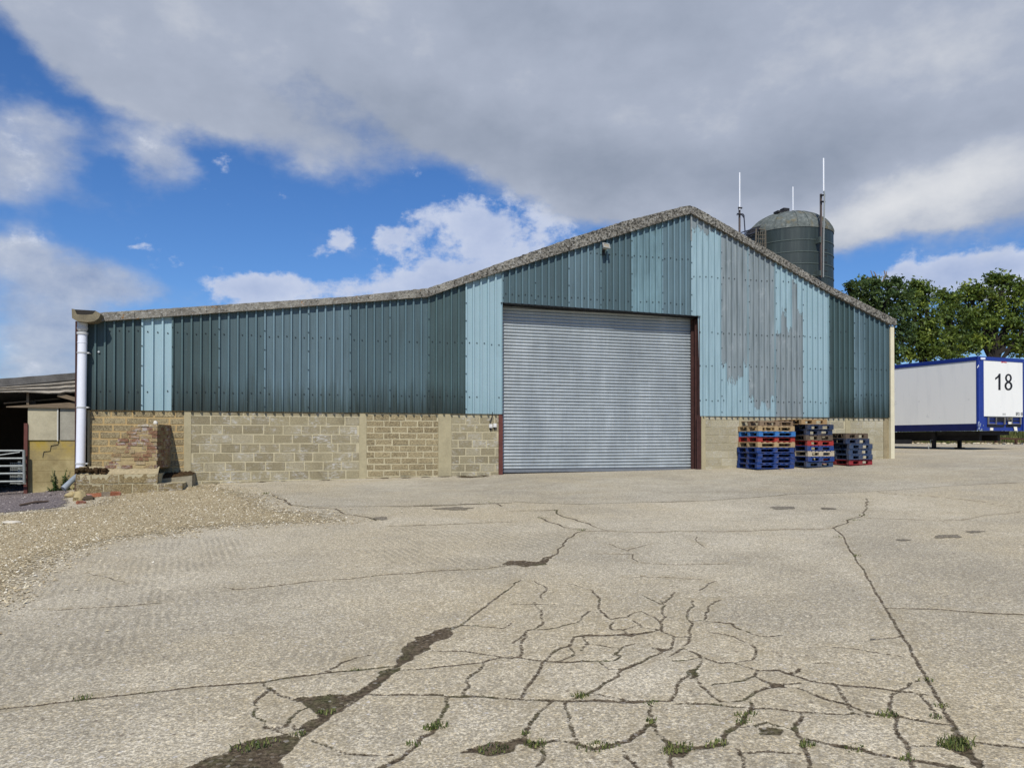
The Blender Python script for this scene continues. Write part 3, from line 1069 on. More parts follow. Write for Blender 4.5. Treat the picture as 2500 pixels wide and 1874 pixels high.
# mossy slab lying beside the stump
A_ = GP(*q6(1905, 1240)); dirc = Vector((-.985, -.10, -.02)); dep = Vector((.10, .78, .03))
slab = thing('concrete_slab', 'broken concrete slab with brown moss on top, lying beside the brick stump', 'slab', A_)
mb = MB()
Lg = .84
h0, h1 = .26, .24
b = [A_ + dirc * Lg + Vector((0, 0, .05)), A_, A_ + dep, A_ + dep + dirc * Lg + Vector((0, 0, .05))]
t = [b[0] + Vector((.08, .0, h1 - .09)), b[1] + Vector((.0, .03, h0)), b[2] + Vector((-.04, 0, h0 + .05)), b[3] + Vector((0, 0, h1))]
mb.hexa(b, t)
so = mb.build('slab_body', plain('grey broken concrete', srgb(140, 132, 112), .95, 0, .35, 10, bump=.6), slab)
mb = MB()
NX, NY = 26, 18
gr = []
for i in range(NX + 1):
    a = i / NX
    col = []
    for jx in range(NY + 1):
        c = jx / NY
        p = (t[0] * (1 - a) + t[1] * a) * (1 - c) + (t[3] * (1 - a) + t[2] * a) * c
        e = min(a, 1 - a, c, 1 - c)
        hgt = .004 + .05 * min(1, e * 9) * (.6 + .8 * abs(mnoise.noise((p.x * 9, p.y * 9, 1)))) + .02 * mnoise.noise((p.x * 30, p.y * 30, 3))
        col.append(mb.pt(p + Vector((0, 0, max(.003, hgt)))))
    gr.append(col)
for a, b_ in zip(gr, gr[1:]):
    for k in range(NY): mb.face((a[k], b_[k], b_[k + 1], a[k + 1]))
mb.build('moss', M_moss, slab, smooth=60)


def brick(px, py, dims, rz, tilt, mat, name, label, cat, group=None, yp=None):
    p = GP(*q6(px, py))
    if yp is not None:
        u, zz = F(*q6(px, py), yp); p = Vector((u, yp, G(u, yp)))
    t = thing(name, label, cat, p, group)
    mb = MB()
    M3 = Matrix.Rotation(rz, 3, 'Z') @ Matrix.Rotation(tilt, 3, 'X')
    mb.attr = R.random()
    a, b_, c = dims[0] / 2, dims[1] / 2, dims[2]
    jj = lambda: R.uniform(-.009, .009)
    V = lambda x, y, z: p + M3 @ Vector((x + jj(), y + jj(), z + jj()))
    mb.hexa([V(-a, -b_, -.01), V(a, -b_, -.01), V(a, b_, -.01), V(-a, b_, -.01)], [V(-a, -b_, c), V(a, -b_, c), V(a, b_, c), V(-a, b_, c)])
    o = mb.build('brick_body' if cat == 'brick' else 'stone_body', mat, t, attr='tone')
    bm = bmesh.new(); bm.from_mesh(o.data)
    bmesh.ops.bevel(bm, geom=bm.edges[:], offset=.011, segments=2, affect='EDGES'); bm.to_mesh(o.data); bm.free()
GB = 'loose bricks under the plinth'
brick(400, 1305, (.16, .1, .07), .2, .3, M_redbrick, 'loose_brick', 'small orange brick fragment wedged against the plinth front', 'brick', GB, -1.34)
brick(425, 1370, (.17, .11, .075), -.15, .1, M_redbrick, 'loose_brick', 'red brick lying left of the largest red brick below the plinth', 'brick', GB)
brick(535, 1390, (.215, .12, .085), .12, -.1, M_redbrick, 'loose_brick', 'largest whole red brick in the rubble below the plinth', 'brick', GB)
brick(660, 1380, (.2, .11, .085), -.1, 0, plain('grey brick', srgb(120, 108, 92), .95, 0, .3, 9), 'loose_brick', 'grey brick between two red ones below the plinth', 'brick', GB)
brick(790, 1372, (.2, .11, .09), .2, .2, M_redbrick, 'loose_brick', 'orange brick at the right end of the rubble row below the plinth', 'brick', GB)
brick(285, 1490, (.16, .1, .06), .6, .2, M_redbrick, 'loose_brick', 'half buried orange brick in the gravel in front of the rubble', 'brick', GB)
M_stone = plain('rubble stones', srgb(168, 152, 112), .95, 0, .3, 10, bump=.6)
def stone(px, py, r, label, mat):
    p = GP(*q6(px, py))
    t = MB(); lump(t, (p.x, p.y, p.z + r[2] * .5), r[0], r[1], r[2], 8, .4)
    o = t.build('rubble_stone', mat, None, smooth=50); tag(o, label, 'stone', 'rubble stones')
    o.location = p
    for v in o.data.vertices: v.co -= p
stone(150, 1392, (.13, .09, .075), 'pale stone at the left end of the rubble under the drain pipe shoe', M_stone)
stone(275, 1440, (.12, .12, .14), 'big lump of crumbled mortar at the plinth corner', M_stone)
stone(400, 1440, (.11, .07, .06), 'dark lump of stone in front of the red bricks', plain('dark stones', srgb(74, 64, 50), .95, 0, .3, 10, bump=.5))

# =================================================================== open shed on the left
YS = 2.3
shed = thing('open_shed', 'low open fronted farm shed with a patched fibre cement roof, left of the barn', 'shed', (-2.2, YS, -.5))
def s4(x, y): return x / 4.364, 880 + y / 4.364
def SF(x, y, yp=YS): return F(*s4(x, y), yp)
uE, uW = -.12, -9.0
M_shedroof = plain('old grey roof sheet', srgb(92, 90, 87), .95, 0, .45, 3.5, bump=.5)
M_patch = plain('flaking white sheet', srgb(146, 139, 127), .9, 0, .75, 6, stretch=(.5, 1, 4), bump=.5)
p0, p1 = SF(0, 205), SF(800, 140)
q0, q1 = SF(0, 287), SF(795, 212)
def ext(p, q, u): return p[1] + (q[1] - p[1]) * (u - p[0]) / (q[0] - p[0])
mb = MB()
n = 60
prev = None
for i in range(n + 1):
    u = uW + (uE - uW) * i / n
    a = ext(p0, p1, u) + .02 * mnoise.noise((u * 2, 0, 3)); b = ext(q0, q1, u)
    cur = [mb.pt((u, YS - .25, b)), mb.pt((u, YS - .25, a)), mb.pt((u, YS - .17, a + .01)), mb.pt((u, YS - .17, b))]
    if prev:
        for k in range(4): mb.face((prev[k], cur[k], cur[(k + 1) % 4], prev[(k + 1) % 4]))
    prev = cur
mb.build('barge_board', M_shedroof, shed)
mb = MB()
for a, b in ((uW, uE),):
    za, zb2 = ext(p0, p1, a) - .03, ext(p0, p1, b) - .03
    mb.hexa([(a, YS - .168, za - .05), (b, YS - .168, zb2 - .05), (b, 11, zb2 - .05), (a, 11, za - .05)], [(a, YS - .168, za), (b, YS - .168, zb2), (b, 11, zb2), (a, 11, za)])
mb.build('roof', M_shedroof, shed)
# horizontal flaking corrugated strip under the verge
mb = MB()
r0, r1 = SF(0, 345), SF(800, 352)
n, mrow = 70, 14
gr = []
for i in range(n + 1):
    u = uW + (uE - uW) * i / n
    hi = ext(q0, q1, u) + .02; lo = ext(r0, r1, u) + (.05 * mnoise.noise((u * 1.3, 4, 2)) + .02 * mnoise.noise((u * 6, 1, 2)))
    gr.append([mb.pt((u, YS - .225 - .025 * math.sin(k / mrow * math.pi * 6), lo + (hi - lo) * k / mrow)) for k in range(mrow + 1)])
for a, b in zip(gr, gr[1:]):
    for k in range(mrow): mb.face((a[k], b[k], b[k + 1], a[k + 1]))
mb.build('fascia_sheet', M_patch, shed, smooth=60)
# beam, posts, wall
M_timber = plain('weathered timber', srgb(112, 98, 80), .9, 0, .35, 4, stretch=(1, 6, 6))
mb = MB()
a, b = SF(75, 488, YS - .06), SF(818, 488, YS - .06)
c1, c2 = SF(75, 498, YS - .06), SF(818, 508, YS - .06)
mb.hexa([(a[0], YS - .12, c1[1]), (b[0], YS - .12, c2[1]), (b[0], YS - .04, c2[1]), (a[0], YS - .04, c1[1])], [(a[0], YS - .12, a[1]), (b[0], YS - .12, b[1] + .11), (b[0], YS - .04, b[1] + .11), (a[0], YS - .04, a[1])])
mb.build('beam', M_timber, shed)
mb = MB()
d0, d1 = SF(620, 362, YS - .15), SF(815, 415, YS - .15)
mb.bar((d0[0], YS - .16, d0[1]), (d1[0], YS - .16, d1[1]), .05, .10)
d0, d1 = SF(40, 455, YS + .3), SF(640, 405, YS + .3)
mb.bar((d0[0], YS + .3, d0[1]), (d1[0], YS + .3, d1[1]), .03, .03)
mb.build('brace', M_timber, shed)
mb = MB()
a = SF(286, 375); b = SF(312, 470)
mb.box(a[0], b[0], YS - .03, YS + .06, b[1], a[1] + .2); mb.build('roof_post', M_timber, shed)
mb = MB()
a = SF(268, 668); b = SF(303, 1320)
mb.box(a[0], b[0], YS - .10, YS - .04, b[1] - .3, a[1]); mb.build('post', M_oxide, shed)
uw0, uw1 = SF(303, 800)[0], uE
mb = MB()
zt1, zt2 = SF(400, 505)[1], SF(400, 842)[1]
mb.box(uw0, uw1, YS - .02, YS + .12, -1.3, zt2)
M_shedwall = Mat('yellow stained rendered blocks', .95, 0, .15)
v = M_shedwall.geo(); m = M_shedwall
zc = m.sep(v)[2]
nn = m.noise(v, 2.5, 6, .65); n3 = m.noise(v, 18, 4, .7)
c_ = m.ramp(nn, [(.3, srgb(126, 112, 78)), (.5, srgb(150, 136, 98)), (.7, srgb(170, 156, 116))])
ln = m.math('ABSOLUTE', m.math('SUBTRACT', m.math('FRACT', m.math('ADD', m.math('MULTIPLY', zc, 3.6), m.math('MULTIPLY', nn, .08))), .5))
c_ = m.mix(m.mr(ln, .03, .0, 0, .7), c_, srgb(96, 82, 54))
c_ = m.mix(m.math('MULTIPLY', m.mr(zc, .35, .75, 0, 1), m.mr(nn, .4, .6)), c_, srgb(158, 136, 66))
c_ = m.mix(m.mr(n3, .58, .72, 0, .4), c_, srgb(92, 80, 56))
M_shedwall = m.done(c_, m.bump(n3, .6, .01))
mb.build('wall', M_shedwall, shed)
usp = SF(630, 700)[0]
M_board = plain('stained cement board', srgb(170, 162, 136), .9, 0, .22, 3, bump=.3)
M_board2 = plain('grey cement board', srgb(150, 146, 132), .9, 0, .25, 3, bump=.3)
mb = MB(); mb.box(uw0, usp - .03, YS - .055, YS - .022, zt2 - .01, zt1); mb.build('wall_board', M_board, shed)
mb = MB(); mb.box(usp + .03, uw1, YS - .045, YS - .022, zt2 - .01, zt1); mb.build('wall_board', M_board2, shed)
mb = MB(); mb.box(usp - .029, usp - .002, YS - .075, YS - .022, zt2 - .03, zt1); mb.build('joint_strip', plain('pale joint strip', srgb(190, 188, 178), .8), shed)
# stepped crack in the render
mb = MB()
cr = [(625, 850), (618, 893), (545, 905), (535, 962), (468, 968), (455, 1030)]
cw = [SF(x, y, YS - .024) for x, y in cr]
for (a, b) in zip(cw, cw[1:]):
    mb.bar((a[0], YS - .0225, a[1]), (b[0], YS - .0225, b[1]), .006, .03, 0, (0, 1, 0))
mb.build('wall_crack', M_black, shed)
# inside
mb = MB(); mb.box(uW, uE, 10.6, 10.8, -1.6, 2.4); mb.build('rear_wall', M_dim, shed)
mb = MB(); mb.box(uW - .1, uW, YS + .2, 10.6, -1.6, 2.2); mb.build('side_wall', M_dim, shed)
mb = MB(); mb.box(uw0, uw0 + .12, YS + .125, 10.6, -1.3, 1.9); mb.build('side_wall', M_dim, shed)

gate = thing('field_gate', 'galvanised tubular field gate across the open shed front', 'gate', (-3.4, YS - .25, -.5))
def gf(x, y): u, z = F(*s4(x, y), YS - .25); return Vector((u, YS - .25, z))
st = gf(255, 950), gf(258, 1300); wl = -7.5
mb = MB(); mb.tube([st[0], st[1]], .036, 12); mb.build('gate_stile', M_galv, gate, smooth=40)
mb = MB(); mb.tube([(wl, st[0].y, st[0].z - .02), (wl, st[0].y, st[1].z)], .036, 12); mb.build('gate_stile', M_galv, gate, smooth=40)
for y in (960, 1041, 1121, 1201, 1285):
    p = gf(255, y); mb = MB(); mb.tube([p, (wl, p.y, p.z)], .027, 10); mb.build('rail', M_galv, gate, smooth=40)
mb = MB(); p = gf(215, 975); mb.tube([p + Vector((0, -.02, 0)), (wl + 1.2, p.y - .02, gf(0, 1285).z)], .014, 8); mb.build('brace', M_galv, gate, smooth=40)
hur = thing('mesh_hurdle', 'small wire mesh hurdle leaning behind the tubular gate', 'hurdle', (gf(180, 1300).x, YS - .12, -.55))
def hf(x, y): u, z = F(*s4(x, y), YS - .12); return Vector((u, YS - .12, z))
mb = MB()
for k in range(9):
    x = 112 + k * 20
    mb.tube([hf(x, 1085), hf(x - 3, 1315)], .006, 6)
for k in range(10):
    y = 1090 + k * 24
    mb.tube([hf(110, y), hf(278, y + 4)], .006, 6)
mb.build('wire_mesh', M_galv, hur)
mb = MB()
for x in (198, 215): mb.tube([hf(x, 1072), hf(x, 1318)], .018, 8)
mb.build('hurdle_post', M_galv, hur, smooth=40)


# =================================================================== ground
def zl(x, y): return x / 1.7696, 1100 + y / 1.7696
def zr(x, y): return 1250 + x / 1.7696, 1100 + y / 1.7696


def fract_line(pts, amp=.10, seg=.06, rnd=R, closed=False):
    """midpoint displacement of a ground polyline (2D)"""
    pts = [Vector((p[0], p[1])) for p in pts]
    if closed: pts = pts + [pts[0]]
    out = [pts[0]]
    def rec(a, b, am):
        d = (b - a)
        L = d.length
        if L < seg: out.append(b); return
        m = (a + b) / 2 + Vector((-d.y, d.x)) / L * rnd.uniform(-1, 1) * am * L
        rec(a, m, am * .92); rec(m, b, am * .92)
    for a, b in zip(pts, pts[1:]): rec(a, b, amp)
    return out[:-1] if closed else out


def gpoly(pts, f): return [GP(*f(x, y)) for x, y in pts]
CR = []
def cl(w, *p): CR.append((w, [GP(*zl(*q)) for q in p]))
def crr(w, *p): CR.append((w, [GP(*zr(*q)) for q in p]))
cl(5.01, (2212, 585), (2110, 660), (2000, 745), (1960, 767)); cl(6.01, (1960, 765), (1860, 800), (1760, 900), (1690, 960), (1560, 1060), (1400, 1150), (1300, 1230), (1240, 1290), (1170, 1372), (1100, 1480))
cl(5.01, (-60, 1122), (0, 1112), (330, 1075), (600, 1045), (860, 1015), (1140, 995), (1420, 955), (1640, 935), (1730, 920)); cl(3, (1720, 945), (1900, 930), (2090, 910), (2212, 885))
cl(4, (1130, 995), (1170, 1030), (1100, 1080), (1095, 1140), (1150, 1195), (1230, 1190), (1290, 1120), (1340, 1105)); cl(5, (1170, 1020), (1230, 1060), (1285, 1080))
cl(4, (1250, 1160), (1280, 1200), (1330, 1190), (1385, 1150)); cl(4, (1175, 1200), (1260, 1230))
cl(6, (1600, 1048), (1780, 1050), (1990, 1060), (2212, 1068)); cl(10, (1925, 1060), (1910, 1140), (1880, 1200), (1800, 1270), (1700, 1340), (1630, 1372), (1560, 1420))
cl(6, (1350, 1250), (1450, 1290), (1560, 1310), (1700, 1310)); cl(5, (2090, 915), (2020, 980), (2000, 1055)); cl(3, (1870, 860), (2000, 862), (2130, 880), (2212, 895))
cl(3, (1960, 755), (2080, 755), (2170, 765), (2212, 740)); cl(3, (1410, 950), (1480, 910), (1600, 880))
cl(3.5, (960, 585), (1010, 597), (1200, 580), (1500, 553), (1800, 525), (2100, 507), (2212, 490)); cl(2.5, (380, 525), (450, 540), (560, 570)); cl(2.5, (200, 690), (420, 675), (700, 655))
cl(4, (1180, 190), (1260, 235), (1450, 250), (1600, 290), (1625, 300)); cl(3, (1330, 240), (1500, 236), (1700, 240), (1900, 237), (2100, 228), (2212, 225))
cl(3, (2060, 112), (2000, 150), (2080, 195), (2170, 240)); cl(5, (1790, 237), (1930, 236), (2080, 229)); cl(2.5, (1680, 325), (1900, 318), (2212, 305))
crr(4.01, (1385, 330), (1440, 385), (1500, 490), (1560, 590), (1610, 675)); crr(7.01, (1610, 675), (1680, 790), (1730, 880), (1790, 985)); crr(11.01, (1790, 985), (1850, 1080), (1900, 1170), (1950, 1260), (2010, 1350), (2060, 1440))
crr(4, (1610, 678), (1760, 680), (1950, 692), (2300, 708)); crr(6, (-2, 485), (110, 480), (180, 450), (220, 400), (310, 345)); crr(5, (-2, 585), (40, 555))
crr(3.5, (0, 260), (190, 255), (280, 300), (420, 345), (530, 352), (800, 345), (1150, 340), (1385, 335)); crr(4, (1385, 335), (1450, 310), (1520, 275), (1540, 220), (1530, 205))
crr(3.5, (110, 285), (230, 330), (320, 345), (430, 345)); crr(2, (0, 220), (300, 232)); crr(2.2, (600, 222), (900, 210), (1200, 185), (1550, 175), (1900, 150), (2300, 132))
crr(2.2, (1550, 175), (1790, 195), (1950, 210), (2130, 240), (2300, 252)); crr(3.5, (350, 600), (380, 640), (375, 680), (430, 725), (500, 715), (560, 690))
crr(3.5, (560, 690), (640, 740), (650, 780), (700, 800), (770, 800)); crr(5, (780, 645), (760, 690), (770, 735)); crr(3.5, (770, 735), (830, 730), (950, 745), (1040, 790)); crr(3.5, (770, 735), (770, 800), (740, 840))
crr(3.5, (130, 700), (130, 750), (60, 775)); crr(6, (60, 775), (40, 830), (30, 890)); crr(2.5, (60, 775), (130, 770), (200, 760), (280, 740))
crr(5, (0, 890), (30, 890), (130, 905), (230, 910), (370, 905), (440, 905)); crr(5, (150, 900), (200, 855), (250, 840), (270, 800), (390, 795), (520, 790), (600, 780), (640, 770))
crr(3, (440, 735), (430, 770), (480, 770), (540, 750)); crr(3, (440, 905), (470, 880), (440, 880), (470, 850), (530, 830)); crr(7, (620, 880), (560, 910), (480, 940), (400, 1000), (340, 1040), (250, 1075))
crr(7, (140, 905), (110, 960), (60, 1020), (40, 1065)); crr(7, (0, 1070), (130, 1075), (240, 1080), (400, 1078), (560, 1080), (690, 1078)); crr(5, (685, 1075), (710, 1040), (720, 1000), (760, 970), (800, 935), (820, 900))
crr(5, (800, 985), (850, 1040), (900, 1080)); crr(6, (700, 1090), (900, 1095), (980, 1105)); crr(5, (900, 1080), (1000, 1075), (1060, 1035), (1110, 1020), (1160, 1005))
crr(5, (740, 850), (820, 890), (900, 915), (960, 910)); crr(4, (960, 910), (1040, 900), (1040, 840), (1000, 820)); crr(5, (960, 915), (1060, 945), (1150, 945), (1280, 990), (1400, 1005), (1560, 1020), (1660, 1035), (1790, 1050))
crr(4, (1060, 945), (1050, 970), (1120, 1005), (1250, 1000)); crr(4, (1190, 960), (1250, 935)); crr(5, (1385, 1005), (1430, 1060), (1480, 1130)); crr(6, (1230, 1020), (1300, 1050), (1440, 1090), (1540, 1130), (1650, 1140), (1780, 1165), (1890, 1180))
crr(4, (980, 1105), (1060, 1110), (1260, 1125), (1480, 1135)); crr(13, (1030, 1080), (1030, 1120), (980, 1180), (930, 1210), (920, 1260), (850, 1275), (760, 1280), (690, 1270), (640, 1230)); crr(7, (640, 1230), (610, 1160), (600, 1095))
crr(6, (170, 1080), (100, 1150), (65, 1200), (60, 1250), (100, 1265), (200, 1245), (270, 1260)); crr(6, (230, 1085), (250, 1140), (260, 1200), (280, 1260)); crr(13, (280, 1262), (350, 1285), (430, 1270), (500, 1250), (560, 1210), (610, 1170))
crr(6, (130, 1270), (140, 1320), (110, 1400)); crr(6, (480, 1290), (530, 1350), (580, 1400)); crr(6, (690, 1290), (680, 1340), (690, 1420)); crr(4, (960, 1280), (1000, 1300), (1100, 1295), (1250, 1305)); crr(4, (980, 1300), (1000, 1350), (1010, 1410))
crr(11, (1250, 1130), (1220, 1200), (1260, 1250), (1280, 1330), (1310, 1420)); crr(5, (1000, 1190), (1100, 1170), (1220, 1200)); crr(10, (1280, 1240), (1400, 1270), (1500, 1285), (1650, 1320), (1750, 1335), (1900, 1360), (2010, 1380))
crr(8, (1640, 1050), (1630, 1090), (1650, 1140), (1660, 1200), (1710, 1270), (1720, 1340), (1740, 1420)); crr(4, (1640, 1050), (1720, 1000), (1760, 990)); crr(5, (1760, 1050), (1810, 1110), (1830, 1150))
crr(4, (1720, 1270), (1860, 1275), (1950, 1265)); crr(6, (1990, 1255), (2100, 1270), (2300, 1288)); crr(2.5, (1340, 840), (1500, 855), (1680, 885)); crr(3, (1540, 815), (1680, 800)); crr(3, (1300, 915), (1380, 912)); crr(4, (1250, 935), (1220, 960))
crr(2.2, (380, 440), (520, 445), (545, 480), (700, 490), (950, 485)); crr(2.2, (420, 400), (500, 430), (600, 400)); crr(2.2, (500, 545), (700, 545), (830, 555)); crr(2.2, (800, 370), (830, 415)); crr(2.5, (810, 600), (830, 590), (885, 560)); crr(2.2, (640, 635), (695, 630), (705, 608)); crr(2.2, (0, 660), (190, 660)); crr(2.2, (850, 140), (1000, 185), (1150, 185))
for q in [((300, 790), (330, 830), (300, 860)), ((330, 830), (420, 845), (470, 850)), ((520, 730), (560, 760), (640, 770)), ((480, 770), (500, 790)), ((640, 640), (650, 690), (640, 740)), ((700, 800), (690, 850), (620, 880)),
          ((680, 885), (740, 850)), ((700, 905), (760, 900), (820, 890)), ((850, 780), (960, 800), (1000, 820)), ((0, 830), (60, 775)), ((210, 905), (270, 870), (250, 840)), ((380, 910), (420, 940), (480, 940)), ((100, 650), (130, 700)), ((240, 570), (350, 600)),
          ((560, 620), (640, 660), (690, 630)), ((830, 730), (850, 690), (900, 640)), ((1040, 790), (1100, 800), (1180, 790)), ((1150, 945), (1190, 960)), ((340, 1040), (420, 1060), (520, 1078)), ((1480, 1130), (1560, 1150)), ((860, 1010), (930, 1000), (1050, 970)), ((400, 700), (330, 690), (280, 740)), ((90, 560), (150, 600), (130, 640))]:
    crr(2.6, *q)
crr(2.2, (1540, 290), (1900, 300), (2200, 260)); crr(2.2, (340, 170), (420, 215), (510, 222))

PATCH = [
    (zl, [(1965, 758), (1880, 772), (1800, 800), (1735, 850), (1740, 880), (1718, 925), (1745, 915), (1795, 880), (1860, 855), (1900, 815), (1955, 782)]),
    (zl, [(1640, 948), (1725, 922), (1665, 988), (1600, 1033), (1560, 1062), (1480, 1122), (1400, 1172), (1335, 1220), (1300, 1235), (1380, 1150), (1330, 1102), (1258, 1070), (1350, 1060), (1430, 1050), (1500, 1055), (1570, 1020), (1630, 985)]),
    (zl, [(1285, 1228), (1180, 1230), (1090, 1245), (1000, 1268), (985, 1310), (900, 1320), (850, 1350), (770, 1385), (700, 1470), (1160, 1470), (1215, 1370), (1240, 1305), (1290, 1252)]),
    (zl, [(1985, 1303), (2100, 1270), (2215, 1255), (2215, 1295), (2100, 1312)]),
    (zr, [(600, 848), (640, 852), (690, 850), (640, 862)]),
    (zr, [(610, 780), (520, 800), (440, 795), (540, 788)]),
    (zr, [(750, 950), (800, 935), (805, 965), (770, 982)]),
    (zr, [(1120, 1000), (1160, 1003), (1185, 1020), (1125, 1022)]),
    (zr, [(0, 1240), (60, 1235), (130, 1270), (100, 1290), (40, 1262), (0, 1262)]),
    (zr, [(1055, 1190), (1110, 1190), (1170, 1205), (1165, 1225), (1070, 1222)]),
    (zr, [(640, 1240), (700, 1265), (770, 1285), (740, 1320), (690, 1318)]),
    (zr, [(1900, 1205), (1960, 1250), (2000, 1320), (2030, 1370), (1985, 1350), (1900, 1290)]),
    (zr, [(-20, 475), (110, 478), (180, 445), (150, 490), (60, 500), (-40, 492)]),
]


def axis(bands, lo, hi, grow=1.3):
    """grid lines: (start, end, step) bands, then ever wider out to lo and hi"""
    a = [bands[0][0]]
    for s0, s1, st in bands:
        while a[-1] < s1 - st * .5: a.append(a[-1] + st)
    s = bands[-1][2]
    while a[-1] < hi: s = s * grow; a.append(a[-1] + s)
    s = bands[0][2]
    while a[0] > lo: s = s * grow; a.insert(0, a[0] - s)
    return np.array(a)
gx = axis([(-9, -2.5, .12), (-2.5, 14, .022), (14, 21, .07), (21, 34, .2)], -420, 420)
gy = axis([(-17.2, -9, .019), (-9, -5, .04), (-5, .5, .06), (.5, 12, .3)], -120, 620)
GX, GY = np.meshgrid(gx, gy, indexing='ij')
_g0x = np.array([p[0] for p in G0]); _g0y = np.array([p[1] for p in G0])
def _g0(x): return (np.interp(x - .8, _g0x, _g0y) + 2 * np.interp(x, _g0x, _g0y) + np.interp(x + .8, _g0x, _g0y)) / 4
GZ = _g0(GX) + np.where(GY < 0, .036 * np.maximum(GY, -60), np.where(GX > 15, np.minimum(GY, 40) * .008 * np.minimum(1, (GX - 15) / 6), 0))
CRK = np.full(GX.shape, .30)
PAD = .26
def window(x0, x1, y0, y1):
    i0, i1 = np.searchsorted(gx, [x0 - PAD, x1 + PAD]); k0, k1 = np.searchsorted(gy, [y0 - PAD, y1 + PAD])
    return slice(max(i0 - 1, 0), i1 + 1), slice(max(k0 - 1, 0), k1 + 1)
rc = random.Random(11)
for w, pts in CR:
    straight = abs(w - round(w) - .01) < .004
    ln = fract_line(pts, .03 if straight else .095, .10, rc)
    ph = rc.uniform(0, 100); n = len(ln)
    for i in range(n - 1):
        a, b = ln[i], ln[i + 1]
        d = b - a; L2 = d.length_squared
        if L2 < 1e-8: continue
        dd = math.hypot(a.x - CAM.x, a.y - CAM.y)
        wid = w / 1.7696 * dd / F_PX
        vd = Vector((a.x - CAM.x, a.y - CAM.y)).normalized(); dn_ = d.normalized()
        wid *= .40 + 1.9 * abs(vd.x * dn_.y - vd.y * dn_.x)
        nz = .45 + 1.1 * abs(mnoise.noise((ph + i * .45, 2, 3))) + .9 * abs(mnoise.noise((ph + i * .12, 9, 3)))
        hw = min(wid, .13) * nz / 2 * max(.35, min(1, (i + .6) / 3, (n - i - 1) / 3)) + .0005 + (.0032 if a.y < -9 else .010 if a.y < -5 else .016)
        si, sk = window(min(a.x, b.x), max(a.x, b.x), min(a.y, b.y), max(a.y, b.y))
        X, Y = GX[si, sk], GY[si, sk]
        t = np.clip(((X - a.x) * d.x + (Y - a.y) * d.y) / L2, 0, 1)
        ds = np.hypot(X - a.x - t * d.x, Y - a.y - t * d.y) - hw
        CRK[si, sk] = np.minimum(CRK[si, sk], ds)
for f, pl in PATCH:
    ol = fract_line(gpoly(pl, f), .2, .06, rc, True)
    P = np.array([(p.x, p.y) for p in ol]); Q = np.roll(P, -1, 0)
    si, sk = window(P[:, 0].min(), P[:, 0].max(), P[:, 1].min(), P[:, 1].max())
    X, Y = GX[si, sk], GY[si, sk]
    ins = np.zeros(X.shape, bool); dm_ = np.full(X.shape, 9.0)
    for (ax, ay), (bx, by) in zip(P, Q):
        ins ^= ((ay > Y) != (by > Y)) & (X < (bx - ax) * (Y - ay) / ((by - ay) if abs(by - ay) > 1e-9 else 1e-9) + ax)
        dx, dy = bx - ax, by - ay
        t = np.clip(((X - ax) * dx + (Y - ay) * dy) / (dx * dx + dy * dy + 1e-12), 0, 1)
        dm_ = np.minimum(dm_, np.hypot(X - ax - t * dx, Y - ay - t * dy))
    CRK[si, sk] = np.minimum(CRK[si, sk], np.where(ins, -dm_, dm_))
# the soil lies a little below the slabs, whose arrises are rounded off
dip = np.clip((.022 - CRK) / .04, 0, 1); dip = dip * dip * (3 - 2 * dip)
near = np.clip((16 - np.hypot(GX - CAM.x, GY - CAM.y)) / 6, 0, 1)
GZs = GZ - .007 * dip * near
# bays of the yard, each cast from its own mix
def side(poly, X, Y):
    P = [GP(*q) for q in poly]; P = np.array([(p.x, p.y) for p in P]); o = np.argsort(P[:, 1])
    return X - np.interp(Y, P[o, 1], P[o, 0])
main = [zl(1170, 1372), zl(1400, 1150), zl(1560, 1060), zl(1730, 920), zl(1960, 766), zl(2212, 585), zr(310, 345)]
rightj = [zr(2010, 1350), zr(1850, 1080), zr(1730, 880), zr(1610, 675), zr(1440, 385), zr(1385, 332)]
s1, s2 = side(main, GX, GY), side(rightj, GX, GY)
BAY = np.where(s1 < 0, .35, np.where(s2 > 0, .75, .1))
# where the tamping ridges still show
def gblob(f, x, y, rx, ry):
    c = GP(*f(x, y)); e = GP(*f(x + rx, y)); g = GP(*f(x, y - ry))
    ra = math.hypot(e.x - c.x, e.y - c.y); rb = math.hypot(g.x - c.x, g.y - c.y)
    ux, uy = (e.x - c.x) / ra, (e.y - c.y) / ra
    X, Y = GX - c.x, GY - c.y
    p, q = (X * ux + Y * uy) / ra, (-X * uy + Y * ux) / rb
    return np.clip(1.15 - np.hypot(p, q), 0, 1)
RID = np.stack([np.maximum(gblob(zl, 1950, 390, 420, 90), gblob(zr, 60, 360, 220, 60)), np.maximum(gblob(zl, 660, 480, 360, 110), gblob(zl, 380, 780, 330, 170)), np.maximum(gblob(zl, 140, 990, 320, 110), gblob(zl, 1500, 880, 350, 120))], -1)
def ldir(f, a, b):
    p, q = GP(*f(*a)), GP(*f(*b)); return math.atan2(q.y - p.y, q.x - p.x)
RDIR = [ldir(zl, (1740, 340), (2000, 460)), ldir(zl, (560, 420), (480, 640)), ldir(zl, (330, 920), (100, 1060))]

